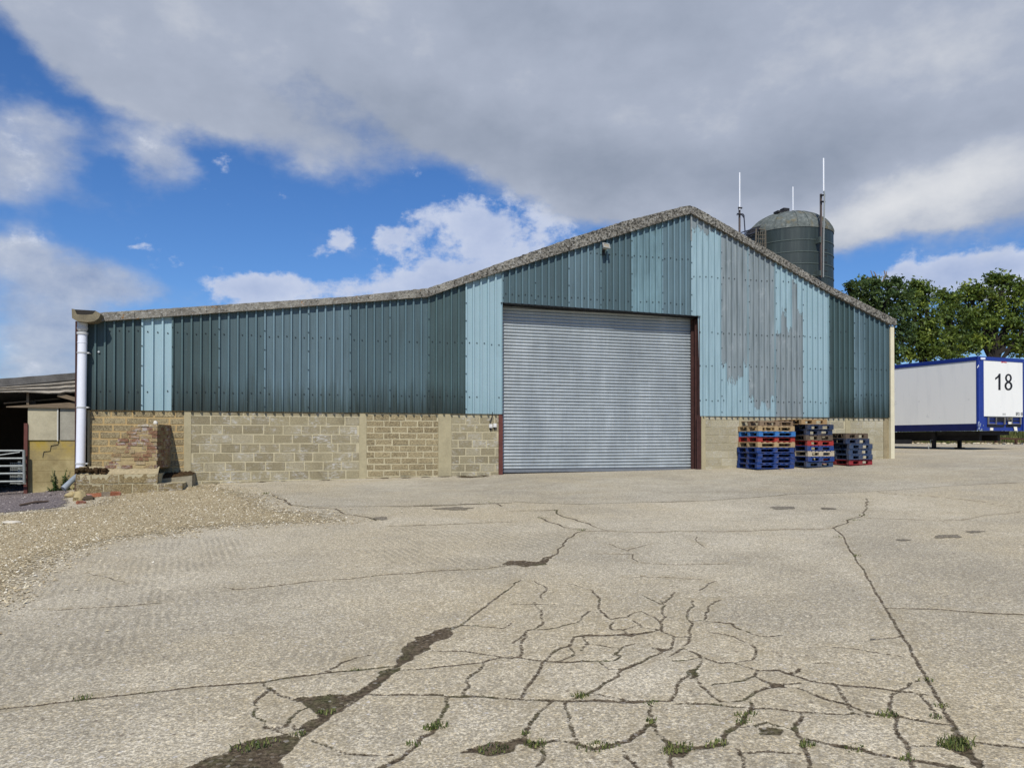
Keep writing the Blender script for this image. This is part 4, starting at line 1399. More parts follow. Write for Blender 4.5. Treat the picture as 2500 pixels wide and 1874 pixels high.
nx, ny = GX.shape
me = bpy.data.meshes.new('ground')
nv, nf = nx * ny, (nx - 1) * (ny - 1)
me.vertices.add(nv)
me.vertices.foreach_set('co', np.stack([GX, GY, GZs], -1).astype(np.float32).ravel())
ii = np.arange(nv).reshape(nx, ny)
quads = np.stack([ii[:-1, :-1], ii[1:, :-1], ii[1:, 1:], ii[:-1, 1:]], -1).reshape(-1)
me.loops.add(nf * 4); me.loops.foreach_set('vertex_index', quads.astype(np.int32))
me.polygons.add(nf)
me.polygons.foreach_set('loop_start', np.arange(0, nf * 4, 4, dtype=np.int32))
me.update(calc_edges=True)
me.polygons.foreach_set('use_smooth', np.ones(nf, bool))
WORN = np.max([gblob(zr, 1390, 500, 90, 170), gblob(zr, 650, 430, 110, 80), gblob(zr, 950, 260, 520, 70), gblob(zl, 950, 380, 420, 60), gblob(zl, 1500, 1010, 260, 60), gblob(zl, 620, 1250, 420, 140), gblob(zr, 500, 990, 420, 110), gblob(zl, 2050, 1180, 330, 100), gblob(zr, 1500, 1220, 260, 80), gblob(zr, 1750, 250, 380, 70)], 0)
STAIN = np.max([gblob(zl, 1500, 190, 640, 50), gblob(zr, 420, 440, 420, 70), gblob(zr, 1000, 480, 420, 60), gblob(zr, 1950, 520, 300, 110), gblob(zr, 2000, 800, 330, 160), gblob(zr, 620, 850, 200, 70), gblob(zl, 700, 840, 420, 100), gblob(zl, 1150, 620, 520, 60), gblob(zl, 300, 1240, 260, 90), gblob(zr, 1150, 760, 260, 90)], 0)
for nm, arr in (('worn', WORN), ('stain', STAIN), ('crack', CRK), ('bay', BAY), ('rid_a', RID[..., 0]), ('rid_b', RID[..., 1]), ('rid_c', RID[..., 2])):
    at = me.attributes.new(nm, 'FLOAT', 'POINT'); at.data.foreach_set('value', arr.astype(np.float32).ravel())
M_ground = concrete_ground('yard concrete', srgb(228, 216, 188), srgb(182, 171, 147), srgb(216, 195, 150), RDIR)
me.materials.append(M_ground)
gob = bpy.data.objects.new('ground', me); COL.objects.link(gob)
tag(gob, 'worn pale concrete farmyard with cracked slabs and soil in the joints', 'ground', kind='structure')


def sheet_on_ground(name, poly, h, mat, label, cat, kind, amp=.12, seg=.15, grid=.5, rim=None):
    ol = fract_line(poly, amp, seg, random.Random(len(poly)), True)
    xs = [p.x for p in ol]; ys = [p.y for p in ol]
    pts = list(ol); n = len(ol)
    def inside(x, y):
        c = False
        j = n - 1
        for i in range(n):
            xi, yi, xj, yj = ol[i].x, ol[i].y, ol[j].x, ol[j].y
            if (yi > y) != (yj > y) and x < (xj - xi) * (y - yi) / (yj - yi) + xi: c = not c
            j = i
        return c
    x = math.floor(min(xs))
    while x < max(xs):
        y = math.floor(min(ys))
        while y < max(ys):
            if inside(x, y): pts.append(Vector((x, y)))
            y += grid
        x += grid
    v, e, f, *_ = geometry.delaunay_2d_cdt(pts, [], [list(range(n))], 1, 1e-5)
    me = MB()
    oa = np.array([(q.x, q.y) for q in ol])
    for p in v:
        if rim: me.attr = float(min(1, np.sqrt(((oa - (p.x, p.y)) ** 2).sum(1)).min() / rim))
        me.pt((p.x, p.y, G(p.x, p.y) + h))
    for q in f: me.face(q)
    o = me.build(name, mat, smooth=180, attr='rim' if rim else None)
    if o.data.polygons and sum(p.normal.z for p in o.data.polygons) < 0: o.data.flip_normals()
    tag(o, label, cat, kind=kind)
    return ol, inside
# smoother concrete apron before the wall
ap = gpoly([(905, 150), (1100, 152), (1185, 190), (1260, 233), (1330, 240), (1700, 240), (2100, 228), (2212, 225)], zl) + \
     gpoly([(0, 220), (300, 232), (620, 222), (900, 212), (1200, 187), (1550, 176), (1900, 151), (2212, 137), (2700, 118), (2700, 34), (1790, 34)], zr)
ap = [Vector((p.x, p.y, 0)) for p in ap] + [Vector((23.4, .35, 0)), Vector((12, .3, 0)), Vector((4.5, .3, 0))]
sheet_on_ground('concrete_apron', ap, .004, M_apron, 'smoother grey concrete apron along the foot of the barn wall', 'apron', 'structure', .04)
GRAV = gpoly([(0, 268), (180, 252), (300, 240), (330, 218), (420, 190), (520, 165), (640, 150), (780, 146), (880, 138), (1000, 150), (1110, 165), (1190, 195), (1260, 236), (1340, 248), (1450, 256), (1580, 290), (1640, 302), (1500, 322),
              (1200, 335), (900, 350), (860, 372), (600, 392), (450, 432), (350, 482), (250, 560), (150, 640), (60, 702), (0, 724), (-250, 850), (-700, 950), (-900, 500), (-700, 300), (-300, 285)], zl)
gol, gin = sheet_on_ground('gravel', GRAV, .006, M_gravel, 'yellow flint gravel spread over the left of the yard', 'gravel', 'stuff', .10, .15, .2, 1.5)
GREY = gpoly([(-500, 150), (0, 150), (130, 150), (200, 152), (270, 168), (318, 195), (326, 220), (300, 243), (180, 256), (0, 272), (-300, 290), (-700, 300)], zl) 
gol2, gin2 = sheet_on_ground('grey_gravel', GREY, .010, M_greygravel, 'purplish grey road planings before the open shed', 'gravel', 'stuff', .08, .15, .25, .3)


def pebbles(name, ol, inside, count, rr, mat, label, seed, extra=None, h=.006):
    rn = np.random.default_rng(seed)
    oa = np.array([(q.x, q.y) for q in ol])
    xs = [p.x for p in ol]; ys = [p.y for p in ol]
    pos = []
    while len(pos) < count:
        # even cover of the picture: nearer ground gets more
        x = rn.uniform(min(xs), max(xs)); y = rn.uniform(min(ys), max(ys))
        d = (Vector((x, y, 0)) - CAM).length
        if rn.random() > min(1, (9 / d) ** 1.2): continue
        if inside(x, y):
            if rn.random() < min(1, .25 + np.sqrt(((oa - (x, y)) ** 2).sum(1)).min() / .6): pos.append((x, y))
        elif extra and rn.random() < extra:
            k = rn.integers(len(ol)); q = ol[k]
            pos.append((q.x + rn.normal(0, .4), q.y + rn.normal(0, .3)))
    pos = np.array(pos); n = len(pos)
    base = np.array([(1, 0, 0), (-1, 0, 0), (0, 1, 0), (0, -1, 0), (0, 0, 1), (0, 0, -1)], float)
    fc = np.array([(0, 2, 4), (2, 1, 4), (1, 3, 4), (3, 0, 4), (2, 0, 5), (1, 2, 5), (3, 1, 5), (0, 3, 5)])
    sz = rr[0] * (1 + rn.pareto(3.0, n)).clip(1, rr[1] / rr[0])
    V = np.repeat(base[None], n, 0) * rn.uniform(.7, 1.3, (n, 6, 1))
    V[:, :, 0] *= sz[:, None] * rn.uniform(.8, 1.5, (n, 1)); V[:, :, 1] *= sz[:, None]; V[:, :, 2] *= sz[:, None] * .42
    a = rn.uniform(0, 6.28, n); ca, sa = np.cos(a)[:, None], np.sin(a)[:, None]
    t = rn.normal(0, .35, n)[:, None]
    Z = V[:, :, 2] + V[:, :, 0] * t
    X = V[:, :, 0] * ca - V[:, :, 1] * sa; Y = V[:, :, 0] * sa + V[:, :, 1] * ca
    gz = np.array([G(*p) for p in pos])
    P = np.stack([X + pos[:, :1], Y + pos[:, 1:], Z + (gz + h + sz * .2)[:, None]], -1).reshape(-1, 3)
    FC = (fc[None] + (np.arange(n) * 6)[:, None, None]).reshape(-1, 3)
    me = bpy.data.meshes.new(name)
    me.from_pydata(P.tolist(), [], FC.tolist())
    me.materials.append(mat)
    at = me.attributes.new('tone', 'FLOAT', 'POINT'); at.data.foreach_set('value', np.repeat(rn.random(n), 6))
    o = bpy.data.objects.new(name, me); COL.objects.link(o)
    tag(o, label, 'pebbles', kind='stuff')
pebbles('pebbles', gol, gin, 24000, (.007, .021), M_pebble, 'loose yellow and buff flint pebbles on the gravel patch', 1, .02)
pebbles('grey_pebbles', gol2, gin2, 2600, (.010, .03), M_greypebble, 'loose grey stones on the road planings', 2, None, .010)

# dark worn spots where the surface has scaled off
M_scale = concrete_ground('scaled concrete', srgb(158, 148, 128), srgb(124, 115, 98), srgb(146, 132, 104))
for k, (f, c, rx, ry) in enumerate([(zl, (1960, 250), 95, 7), (zr, (1170, 247), 60, 8), (zr, (1370, 250), 40, 5), (zr, (1880, 370), 75, 9), (zr, (1690, 386), 40, 4), (zr, (2000, 350), 45, 6), (zl, (1640, 292), 40, 8), (zr, (1560, 1015 - 200), 20, 3)]):
    pl = []
    for i in range(14):
        a = 2 * math.pi * i / 14; s = R.uniform(.55, 1.1)
        pl.append((c[0] + rx * s * math.cos(a), c[1] + ry * s * math.sin(a)))
    sheet_on_ground('worn_patch', gpoly(pl, f), .0052 + .0002 * k, M_scale, 'dark scaled patch worn into the concrete surface', 'worn concrete', 'stuff', .3, .05, .06, .08)
# dirt and dead leaves along the foot of the wall
dl = []
xs = [(455, 1186), (520, 1180), (600, 1175), (700, 1171), (800, 1167), (880, 1164), (960, 1162), (1060, 1160), (1150, 1159), (1216, 1158)]
low = [GP(x, y + R.uniform(4, 9)) for x, y in xs]
pl = [Vector((p.x, p.y, 0)) for p in low] + [Vector((p.x, .05, 0)) for p in low[::-1]]
sheet_on_ground('soil_drift', pl, .0075, M_soil, 'strip of dark dirt along the foot of the block wall', 'soil', 'stuff', .12, .06, .5, .05)


# grass and weeds ------------------------------------------------------------
def blades(name, spots, mat, label, cat, seed, h=(.03, .09), wid=.006):
    rn = random.Random(seed)
    mb = MB()
    for c, r, n, hs in spots:
        for _ in range(n):
            a = rn.uniform(0, 6.283); d = r * math.sqrt(rn.random())
            x, y = c.x + d * math.cos(a), c.y + d * math.sin(a) * .7
            z = G(x, y)
            hh = rn.uniform(*h) * hs; ln = rn.uniform(.2, 1.0) * hh
            b = rn.uniform(0, 6.283); w = wid * rn.uniform(.6, 1.4) * max(1, hs * .8)
            s = Vector((math.cos(b), math.sin(b), 0)) * w; t = Vector((-math.sin(b), math.cos(b), 0)) * ln
            mb.attr = rn.random()
            p = Vector((x, y, z))
            m = p + t * .4 + Vector((0, 0, hh * .65)); e = p + t + Vector((0, 0, hh))
            i = [mb.pt(p - s), mb.pt(p + s), mb.pt(m + s * .7), mb.pt(m - s * .7), mb.pt(e)]
            mb.face((i[0], i[1], i[2], i[3])); mb.face((i[3], i[2], i[4]))
    o = mb.build(name, mat, attr='tone', fix=False)
    return tag(o, label, cat, kind='stuff')
sp = []
def gs(f, x, y, rpx, n, hs=1.0):
    c = GP(*f(x, y)); d = (c - CAM).length
    sp.append((c, rpx / 1.7696 * d / F_PX, n, hs))
for x, y, r, n, hs in [(300, 1060, 34, 120, 1), (600, 1088, 30, 70, .7), (1010, 1140, 40, 120, .7), (1000, 1172, 30, 90, .7), (600, 1170, 22, 70, .9), (350, 1280, 60, 170, .7), (430, 1272, 40, 80, .6), (720, 1285, 60, 190, .8),
                       (690, 1300, 40, 120, .8), (880, 1268, 45, 120, .7), (1275, 1270, 30, 130, .9), (1620, 1140, 40, 150, .8), (1480, 1285, 45, 90, .6), (1920, 1270, 62, 420, 1.3), (1410, 373, 20, 40, .7), (1490, 455, 16, 40, .8), (1480, 300, 24, 60, .9),
                       (1515, 280, 12, 40, .9), (300, 343, 18, 50, .9), (190, 258, 14, 40, .8), (130, 290, 20, 40, .6), (1790, 990, 30, 80, .7), (1860, 1100, 30, 80, .6), (100, 1270, 40, 120, .8), (60, 1220, 20, 50, .6), (1830, 1150, 25, 60, .5), (1700, 1330, 30, 60, .6)]: gs(zr, x, y, r, n, hs)
for x, y, r, n, hs in [(360, 1070, 34, 110, .7), (1890, 1190, 42, 190, .9), (1860, 1200, 25, 80, .9), (1070, 1280, 60, 150, .8), (1150, 1265, 50, 80, .6), (1410, 1130, 34, 110, .7), (1290, 1222, 30, 80, .6), (2130, 1290, 60, 150, .7), (1790, 1270, 30, 80, .6), (1150, 186, 18, 90, 1.5),
                       (1000, 185, 60, 120, .8), (1060, 176, 40, 60, .8), (2100, 225, 40, 40, 1), (1850, 236, 30, 30, .9), (640, 172, 30, 50, .8), (1540, 945, 20, 40, .5)]: gs(zl, x, y, r, n, hs)
sp = [(c, r * 1.15, int(n * .42), hs * .85) for c, r, n, hs in sp]
blades('grass', sp, M_grass, 'small tufts of grass growing out of the yard cracks', 'grass', 5, (.012, .042), wid=.0035)
sp = []
c = GP(1758, 1141)
sp.append((c, .22, 150, 1.0)); sp.append((GP(1740, 1143), .12, 40, .8))
blades('straw', sp, M_dry, 'wisps of dry straw at the foot of the pale wall by the shutter', 'straw', 6, (.02, .08))


def weed(c, hgt, n, label, seed):
    rn = random.Random(seed)
    t = thing('weed', label, 'weed', c, 'weeds by the shed wall')
    mb = MB(); ml = MB()
    for s in range(n):
        b = Vector(c) + (Vector((rn.uniform(-.14, .14), rn.uniform(-.08, .08), 0)) if hgt > .2 else Vector((rn.uniform(-.004, .004), rn.uniform(-.004, .004), 0)))
        h = hgt * rn.uniform(.55, 1); lean = Vector((rn.uniform(-.12, .12), rn.uniform(-.1, .1), 0))
        pts = [b + lean * (k / 5) ** 1.5 + Vector((0, 0, h * k / 5)) for k in range(6)]
        mb.tube(pts, [.008, .007, .006, .005, .004, .002], 5)
        for k in range(int(22 * h / .5)):
            q = rn.random(); p = b + lean * q ** 1.5 + Vector((0, 0, h * q))
            a = rn.uniform(0, 6.283); L = .10 * (1.25 - q) * rn.uniform(.6, 1.2)
            d = Vector((math.cos(a), math.sin(a), rn.uniform(-.2, .5))) * L; s_ = Vector((-math.sin(a), math.cos(a), 0)) * L * .28
            ml.attr = rn.random()
            i = [ml.pt(p), ml.pt(p + d * .5 + s_), ml.pt(p + d), ml.pt(p + d * .5 - s_)]
            ml.face((i[0], i[1], i[2], i[3]))
    mb.build('stem', M_leafweed, t, attr='tone'); ml.build('leaves', M_leafweed, t, attr='tone', fix=False)
def wpos(x, y, yp=YS - .1):
    u, z = F(*s4(x, y), yp); return Vector((u, yp, G(u, yp)))
weed(wpos(640, 1300), .62, 7, 'tallest leafy weed in the middle of the shed wall foot', 1)
weed(wpos(715, 1300), .50, 6, 'leafy weed next to the drain pipe shoe', 2)
weed(wpos(540, 1305), .14, 8, 'low spreading weed at the shed wall, nearest the gate', 3)

# fallen stick on the planings
p, q = GP(*s4(210, 1555)), GP(*s4(515, 1512))
mb = MB(); mb.tube([p + Vector((0, 0, .03)), (p + q) / 2 + Vector((0, .02, .05)), q + Vector((0, 0, .03))], [.022, .026, .018], 8)
tag(mb.build('stick', plain('old dark stick', srgb(84, 70, 60), .9, 0, .3, 8), smooth=60), 'dark fallen stick lying on the grey planings', 'stick')
p = GP(*zl(50, 315))
mb = MB(); lump(mb, (p.x, p.y, p.z + .02), .14, .07, .03, 7, .4)
tag(mb.build('flat_stone', plain('pale flat stone', srgb(196, 188, 170), .9, 0, .1), smooth=50), 'pale flat stone on the gravel at the far left', 'stone')

# =================================================================== pallets
PC = {
    'blue': srgb(32, 60, 118), 'dark blue': srgb(36, 50, 76), 'bright blue': srgb(48, 112, 174), 'red': srgb(160, 50, 44), 'pale wood': srgb(172, 148, 110),
    'grey wood': srgb(132, 112, 90), 'orange wood': srgb(160, 130, 90), 'dull red': srgb(142, 42, 48), 'brown': srgb(92, 78, 64), 'bleached wood': srgb(184, 170, 146), 'slate blue': srgb(52, 68, 94),
}
def paint_mat(nm, c, painted):
    m = Mat('pallet ' + nm, .8, 0, .25)
    v = m.co()
    n1 = m.noise(m.map(v, (1, 1, 3)), 6, 6, .7); n2 = m.noise(m.map(v, (8, 8, 20)), 3, 4, .6)
    oi = m.n('ShaderNodeObjectInfo').outputs['Random']
    col = m.ramp(n2, [(.3, scaled(c, .72)), (.7, scaled(c, 1.2))])
    col = m.mix(m.mr(oi, 0, 1, 0, .35), col, scaled(c, .62))
    col = m.mix(m.mr(n1, .50, .64, 0, .7 if painted else .4), col, srgb(98, 90, 80))
    return m.done(col, m.bump(n2, .3, .006))
PM = {k: paint_mat(k, c, 'wood' not in k) for k, c in PC.items()}
PROTO = {}
H_ = .150
def pallet(color, W_, D_):
    root = thing('pallet', None, 'pallet', (0, 0, 0), 'stacked wooden pallets by the wall')
    if (color, W_) in PROTO:
        COL.objects.unlink(root); bpy.data.objects.remove(root)
        return copy_tree(PROTO[color, W_])
    rp = random.Random(len(color) + int(W_ * 100))
    m = PM[color]
    hw, hd_ = W_ / 2, D_ / 2
    YC, XC = (-hd_ + .05, 0, hd_ - .05), (-hw + .07, 0, hw - .07)
    mb = MB()
    for yc in YC: mb.box(-hw, hw, yc - .05, yc + .05, .104, .125)
    k = 0
    for xc in [s * (hw - .055) for s in (-1, -.66, -.33, 0, .33, .66, 1)]:
        w = .055 if abs(xc) > hw - .1 else .04
        j = rp.uniform(-.01, .01)
        mb.box(xc - w, xc + w, -hd_ + j, hd_ + j, .1255, .1475)
    mb.build('deck', m, root)
    for xc in XC:
        for yc in YC:
            mb = MB(); mb.box(xc - .07, xc + .07, yc - .05, yc + .05, .0225, .1035); mb.build('block', m, root)
    for yc in YC:
        mb = MB(); mb.box(-hw, hw, yc - .05, yc + .05, .0, .022); mb.build('bottom_board', m, root)
    for xc in (XC[0], XC[2]):
        mb = MB(); mb.box(xc - .05, xc + .05, -hd_ + .102, -.052, .0, .021); mb.box(xc - .05, xc + .05, .052, hd_ - .102, .0, .021); mb.build('side_board', m, root)
    PROTO[color, W_] = root
    return root
ORD = ['topmost', 'second from the top', 'third from the top', 'fourth from the top', 'fifth from the top', 'sixth from the top', 'seventh from the top', 'eighth from the top', 'ninth from the top']
def stack(px, py, colors, name, wtop, yaw0=0, seed=0, W_=1.2, D_=1.0):
    """px, py: photo position of the near left bottom corner"""
    rp = random.Random(seed)
    c0 = GP(px, py)
    if c0.y + D_ > -.06: c0 = Vector((c0.x, -.06 - D_, 0))
    cx, cy = c0.x + W_ / 2, c0.y + D_ / 2
    z = G(cx, cy) + .004
    n = len(colors)
    for i, c in enumerate(colors[::-1]):
        o = pallet(c, W_, D_)
        dx, dy = rp.uniform(-.025, .025), rp.uniform(-.03, .03)
        ex = wtop.get(n - 1 - i, (0, 0, 0))
        o.location = (cx + dx + ex[0], cy + dy + ex[1], z)
        o.rotation_euler = (0, 0, yaw0 + rp.uniform(-.025, .025) + ex[2])
        where = 'at the bottom' if i == n - 1 and False else ('at the bottom' if i == 0 else ORD[n - 1 - i])
        o['label'] = f'{c} pallet, {where} of the {name}'
        z += H_
stack(1842, 1147, ['grey wood', 'pale wood', 'bright blue', 'red', 'pale wood', 'blue', 'blue', 'blue', 'blue'], 'tall stack nearest the shutter',
      {0: (.16, .25, .05), 1: (.05, .06, 0), 2: (.05, .06, .01), 3: (.05, .06, -.01), 4: (.05, .05, 0), 8: (-.02, 0, 0)}, 0, 4)
stack(1964, 1143, ['orange wood', 'dark blue', 'dark blue', 'brown', 'red', 'blue', 'bleached wood', 'blue', 'slate blue'], 'tall stack in the middle',
      {0: (-.12, .1, .03)}, 0, 9, .88, 1.2)
stack(2073, 1138.5, ['brown', 'dark blue', 'slate blue', 'slate blue', 'slate blue', 'dull red'], 'short stack at the barn corner', {0: (-.12, .1, .04), 1: (-.04, .05, 0)}, 0, 12, .8, 1.2)
p = GP(1905, 1146)
mb = MB(); mb.box(p.x - .06, p.x + .06, p.y - .09, p.y - .03, p.z, p.z + .035)
o = mb.build('wood_offcut', PM['orange wood']); tag(o, 'small orange wood offcut lying before the blue pallets', 'offcut')

# =================================================================== trailer
ZT = 30.26
corner = AT(2391.5, 1051, ZT)
hd = YAW + math.atan((464 - 1250) / F_PX)
Sd = Vector((math.sin(hd), math.cos(hd), 0)); Td = Vector((math.cos(hd), -math.sin(hd), 0))
gt = G(corner.x, corner.y + 2)
zb0 = corner.z; ztp = AT(2391.5, 871, ZT).z
tr = thing('trailer', 'white box trailer with blue edge rails and the number 18 on its front wall', 'trailer', (corner.x, corner.y, gt))
def TX(p): return Vector((corner.x, corner.y, 0)) + Sd * p[0] + Td * p[1] + Vector((0, 0, p[2]))
L_T, W_T = 13.4, 2.52
M_white = Mat('white trailer panel', .38, 0, .5)
v = M_white.geo(); m = M_white
n1 = m.noise(m.map(v, (2, 2, .3)), 1.6, 6, .6); n2 = m.noise(v, 2.2, 4)
c_ = m.mix(m.mr(n1, .5, .75, 0, .35), srgb(230, 229, 222), srgb(198, 199, 196))
c_ = m.mix(m.mr(n2, .68, .72, 0, .25), c_, srgb(160, 160, 160))
M_white = m.done(c_)
M_blue = plain('blue trailer paint', srgb(26, 50, 128), .4, 0, .18, 5, .5, bump=.05)
M_navy = plain('dark blue skirt', srgb(16, 24, 74), .5, 0, .25, 3, .4)
M_num = plain('black numerals', (.012, .012, .014), .5)
M_under = plain('dirty chassis steel', (.02, .02, .022), .8, 0, .4, 4)
zsk = AT(2385, 1033.5, ZT).z      # top of the side skirt
zfp = AT(2400, 1015.5, ZT).z      # lower edge of the front panel
mb = MB(TX); mb.box(0.05, L_T, 0.0, W_T, zb0 + .10, ztp - .02); mb.build('body', M_white, tr)
mb = MB(TX); mb.box(.115, L_T, -.02, -.002, zsk, ztp - .13); mb.build('side_panel', M_white, tr)
mb = MB(TX); mb.box(.04, L_T, -.05, W_T + .05, ztp - .018, ztp + .03); mb.box(.10, L_T, -.045, -.021, ztp - .125, ztp - .019); mb.box(.12, L_T, -.052, -.0455, ztp - .085, ztp - .06)
mb.build('top_rail', M_blue, tr)
mb = MB(TX)
prof_ = [(.33, -.024)] + [(.14 - .17 * math.cos(a) * 1.0, .13 - .165 * math.sin(a)) for a in [rad(90 - k * 11.25) for k in range(9)]] + [(-.03, .36)]
ps = [(.112, -.028), (.06, -.034), (.01, -.02), (-.022, .02), (-.034, .08), (-.038, .20)]
for (a, b), (c, d) in zip(ps, ps[1:]):
    mb.hexa([(a, b, zb0 + .02), (c, d, zb0 + .02), (c + .03, d + .02, zb0 + .02), (a, b + .02, zb0 + .02)], [(a, b, ztp + .01), (c, d, ztp + .01), (c + .03, d + .02, ztp + .01), (a, b + .02, ztp + .01)])
mb.build('corner_post', M_blue, tr, smooth=50)
mb = MB(TX); mb.box(-.035, .05, W_T - .05, W_T + .04, zb0, ztp + .01); mb.build('corner_post', M_blue, tr)
mb = MB(TX); mb.box(.113, L_T, -.03, .02, zb0, zsk); mb.build('side_skirt', M_navy, tr)
mb = MB(TX); mb.box(-.03, .049, .205, W_T - .06, zfp, ztp - .13); fpn = mb.build('front_panel', M_white, tr)
mb = MB(TX); mb.box(-.045, .04, .0, W_T, ztp - .128, ztp + .012); mb.build('front_rail', M_blue, tr)
mb = MB(TX); mb.box(.012, .049, .205, W_T - .06, zb0 - .0, zfp - .005); mb.build('front_sill', M_blue, tr)
# coupling recess with its frame, sockets and hoses
mb = MB(TX)
def tf(px, py): # pixel -> (t, z) on the front wall
    d = ray(px, py); o = corner - CAM
    n = Sd
    k = (o + Sd * (-.04)).dot(n) / d.dot(n)
    p = CAM + d * k
    return (p - Vector((corner.x, corner.y, 0))).dot(Td), p.z
def z6(x, y): return 2380 + x / 18.42, 990 + y / 18.42
def bx6(mb, x0, y0, x1, y1, s0, s1, m=0):
    t0, z1 = tf(*z6(x0, y0)); t1, z0 = tf(*z6(x1, y1)); mb.box(s0, s1, t0, t1, z0, z1, m)
M_cf = plain('grey coupling frame', srgb(120, 118, 112), .6, .2, .2, 8)
for fr_ in ([(600, 505, 640, 840), (960, 505, 985, 840), (1330, 505, 1375, 840), (640, 505, 960, 530), (985, 505, 1330, 530), (640, 800, 960, 830)], [(1655, 505, 1690, 840), (2050, 505, 2090, 840), (1690, 505, 2050, 530), (1690, 800, 2050, 830)]):
    mb = MB(TX)
    for x0, y0, x1, y1 in fr_: bx6(mb, x0, y0, x1, y1, -.05, -.012)
    mb.build('coupling_frame', M_cf, tr)
mb = MB(TX)
bx6(mb, 600, 845, 1340, 950, -.02, .011); bx6(mb, 1450, 845, 2100, 950, -.02, .011); bx6(mb, 985, 540, 1325, 700, -.03, .011); bx6(mb, 1690, 640, 2050, 690, -.02, .011); bx6(mb, 641, 640, 955, 690, -.02, .011)
mb.build('coupling_recess', M_black, tr)
mb = MB(TX)
rq = random.Random(5)
for k in range(14):
    x = rq.uniform(1400, 1630); y = rq.uniform(520, 780)
    bx6(mb, x, y, x + rq.uniform(25, 60), y + rq.uniform(30, 90), -.06 - rq.random() * .03, -.0121)
mb.build('air_coupling', plain('grimy couplings', srgb(110, 106, 88), .7, 0, .5, 20), tr)
mb = MB(TX); bx6(mb, 1450, 725, 1585, 825, -.10, -.092); bx6(mb, 730, 990, 860, 1110, -.012, .010); t0, z1 = tf(*z6(1760, 950)); t1, z0 = tf(*z6(1930, 1125))
mb.hexa([(-.03, t0 + .05, z0), (-.03, t1, z0), (-.02, t1, z0), (-.02, t0 + .05, z0)], [(-.03, t0, z1), (-.03, t1 - .03, z1), (-.02, t1 - .03, z1), (-.02, t0, z1)])
mb.build('white_tag', plain('white plastic tag', srgb(226, 222, 206), .6), tr)
mb = MB(TX)
for k in range(16):
    x = rq.uniform(120, 380); y = rq.uniform(690, 1050); bx6(mb, x, y, x + rq.uniform(15, 50), y + rq.uniform(20, 90), -.048 + .004 * (k % 3), -.040)
mb.build('scraped_patch', plain('scraped metal', srgb(150, 160, 184), .6, .2, .3, 20), tr)


def text_part(txt, hgt, t_c, z_c, parent, mat, name, sq=1.0, depth=.004, s=-.0315):
    cu = bpy.data.curves.new(name, 'FONT'); cu.body = txt; cu.size = 1; cu.offset = .022; cu.align_x = 'CENTER'
    to = bpy.data.objects.new(name + '_tmp', cu); COL.objects.link(to)
    bpy.context.view_layer.update()
    me = bpy.data.meshes.new_from_object(to.evaluated_get(bpy.context.evaluated_depsgraph_get()))
    bpy.data.objects.remove(to)
    co = np.array([v.co[:] for v in me.vertices])
    mn, mx = co.min(0), co.max(0)
    k = hgt / (mx[1] - mn[1])
    c = (mn + mx) / 2
    off = abs_loc(parent)
    bm = bmesh.new(); bm.from_mesh(me)
    r = bmesh.ops.extrude_face_region(bm, geom=bm.faces[:])
    for e in r['geom']:
        if isinstance(e, bmesh.types.BMVert): e.co.z += 1
    for vv in bm.verts:
        t = t_c + (vv.co.x - c[0]) * k * sq; z = z_c + (vv.co.y - c[1]) * k
        vv.co = TX((s - (depth if vv.co.z > .5 else 0), t, z)) - off
    bmesh.ops.recalc_face_normals(bm, faces=bm.faces)
    bm.to_mesh(me); bm.free()
    me.materials.clear(); me.materials.append(mat)
    o = bpy.data.objects.new(name, me); COL.objects.link(o); o.parent = parent
    return o
def z4(x, y): return 2150 + x / 5.92, 840 + y / 5.92
tc, zc_ = tf(*z4(1783, 545)); _, za = tf(*z4(1783, 427)); _, zb_ = tf(*z4(1783, 663))
hN = za - zb_
mb = MB(TX)
def seg(pl, s1=-.034):
    a = [mb.pt((-.0301, t, z)) for t, z in pl]; b = [mb.pt((s1, t, z)) for t, z in pl]; n = len(pl)
    for k in range(n): mb.face((a[k], a[(k + 1) % n], b[(k + 1) % n], b[k]))
    mb.face(a[::-1]); mb.face(b)
X4 = lambda x, y: tf(*z4(x, y))
seg([X4(1704, 662), X4(1736, 662), X4(1736, 425), X4(1712, 425), X4(1704, 440)])
seg([X4(1704.5, 441), X4(1704.5, 480), X4(1690, 495), X4(1658, 516), X4(1658, 486), X4(1688, 464)])
mb.build('numeral', M_num, fpn)
mb = MB(TX)
def ring(cx, cy, ro, rp, w, s1):
    n = 36; o_, i_, o2, i2 = [], [], [], []
    for k in range(n):
        a = 2 * math.pi * k / n
        q, r_ = X4(cx + ro * math.cos(a), cy + rp * math.sin(a)), X4(cx + (ro - w) * math.cos(a), cy + (rp - w * .86) * math.sin(a))
        o_.append(mb.pt((-.0301, *q))); i_.append(mb.pt((-.0301, *r_))); o2.append(mb.pt((s1, *q))); i2.append(mb.pt((s1, *r_)))
    for k in range(n):
        l = (k + 1) % n
        mb.face((o2[k], o2[l], i2[l], i2[k])); mb.face((o_[k], o_[l], o2[l], o2[k])); mb.face((i_[k], i_[l], i2[l], i2[k]))
ring(1850, 489, 49, 61, 27, -.034); ring(1850, 602, 57, 65, 29, -.0355)
mb.build('numeral', M_num, fpn)
tc, zc_ = tf(*z6(2010, 368)); text_part('BF21 05', .13, tc, zc_, fpn, plain('grey lettering', srgb(96, 98, 100), .6), 'lettering', .72)
tc, zc_ = tf(*z6(1325, 375)); text_part('1015', .08, tc, zc_, fpn, plain('faint lettering', srgb(160, 164, 162), .6), 'lettering', .9)
t0, z1 = tf(*z4(1742, 228)); t1, z0 = tf(*z4(1826, 270))
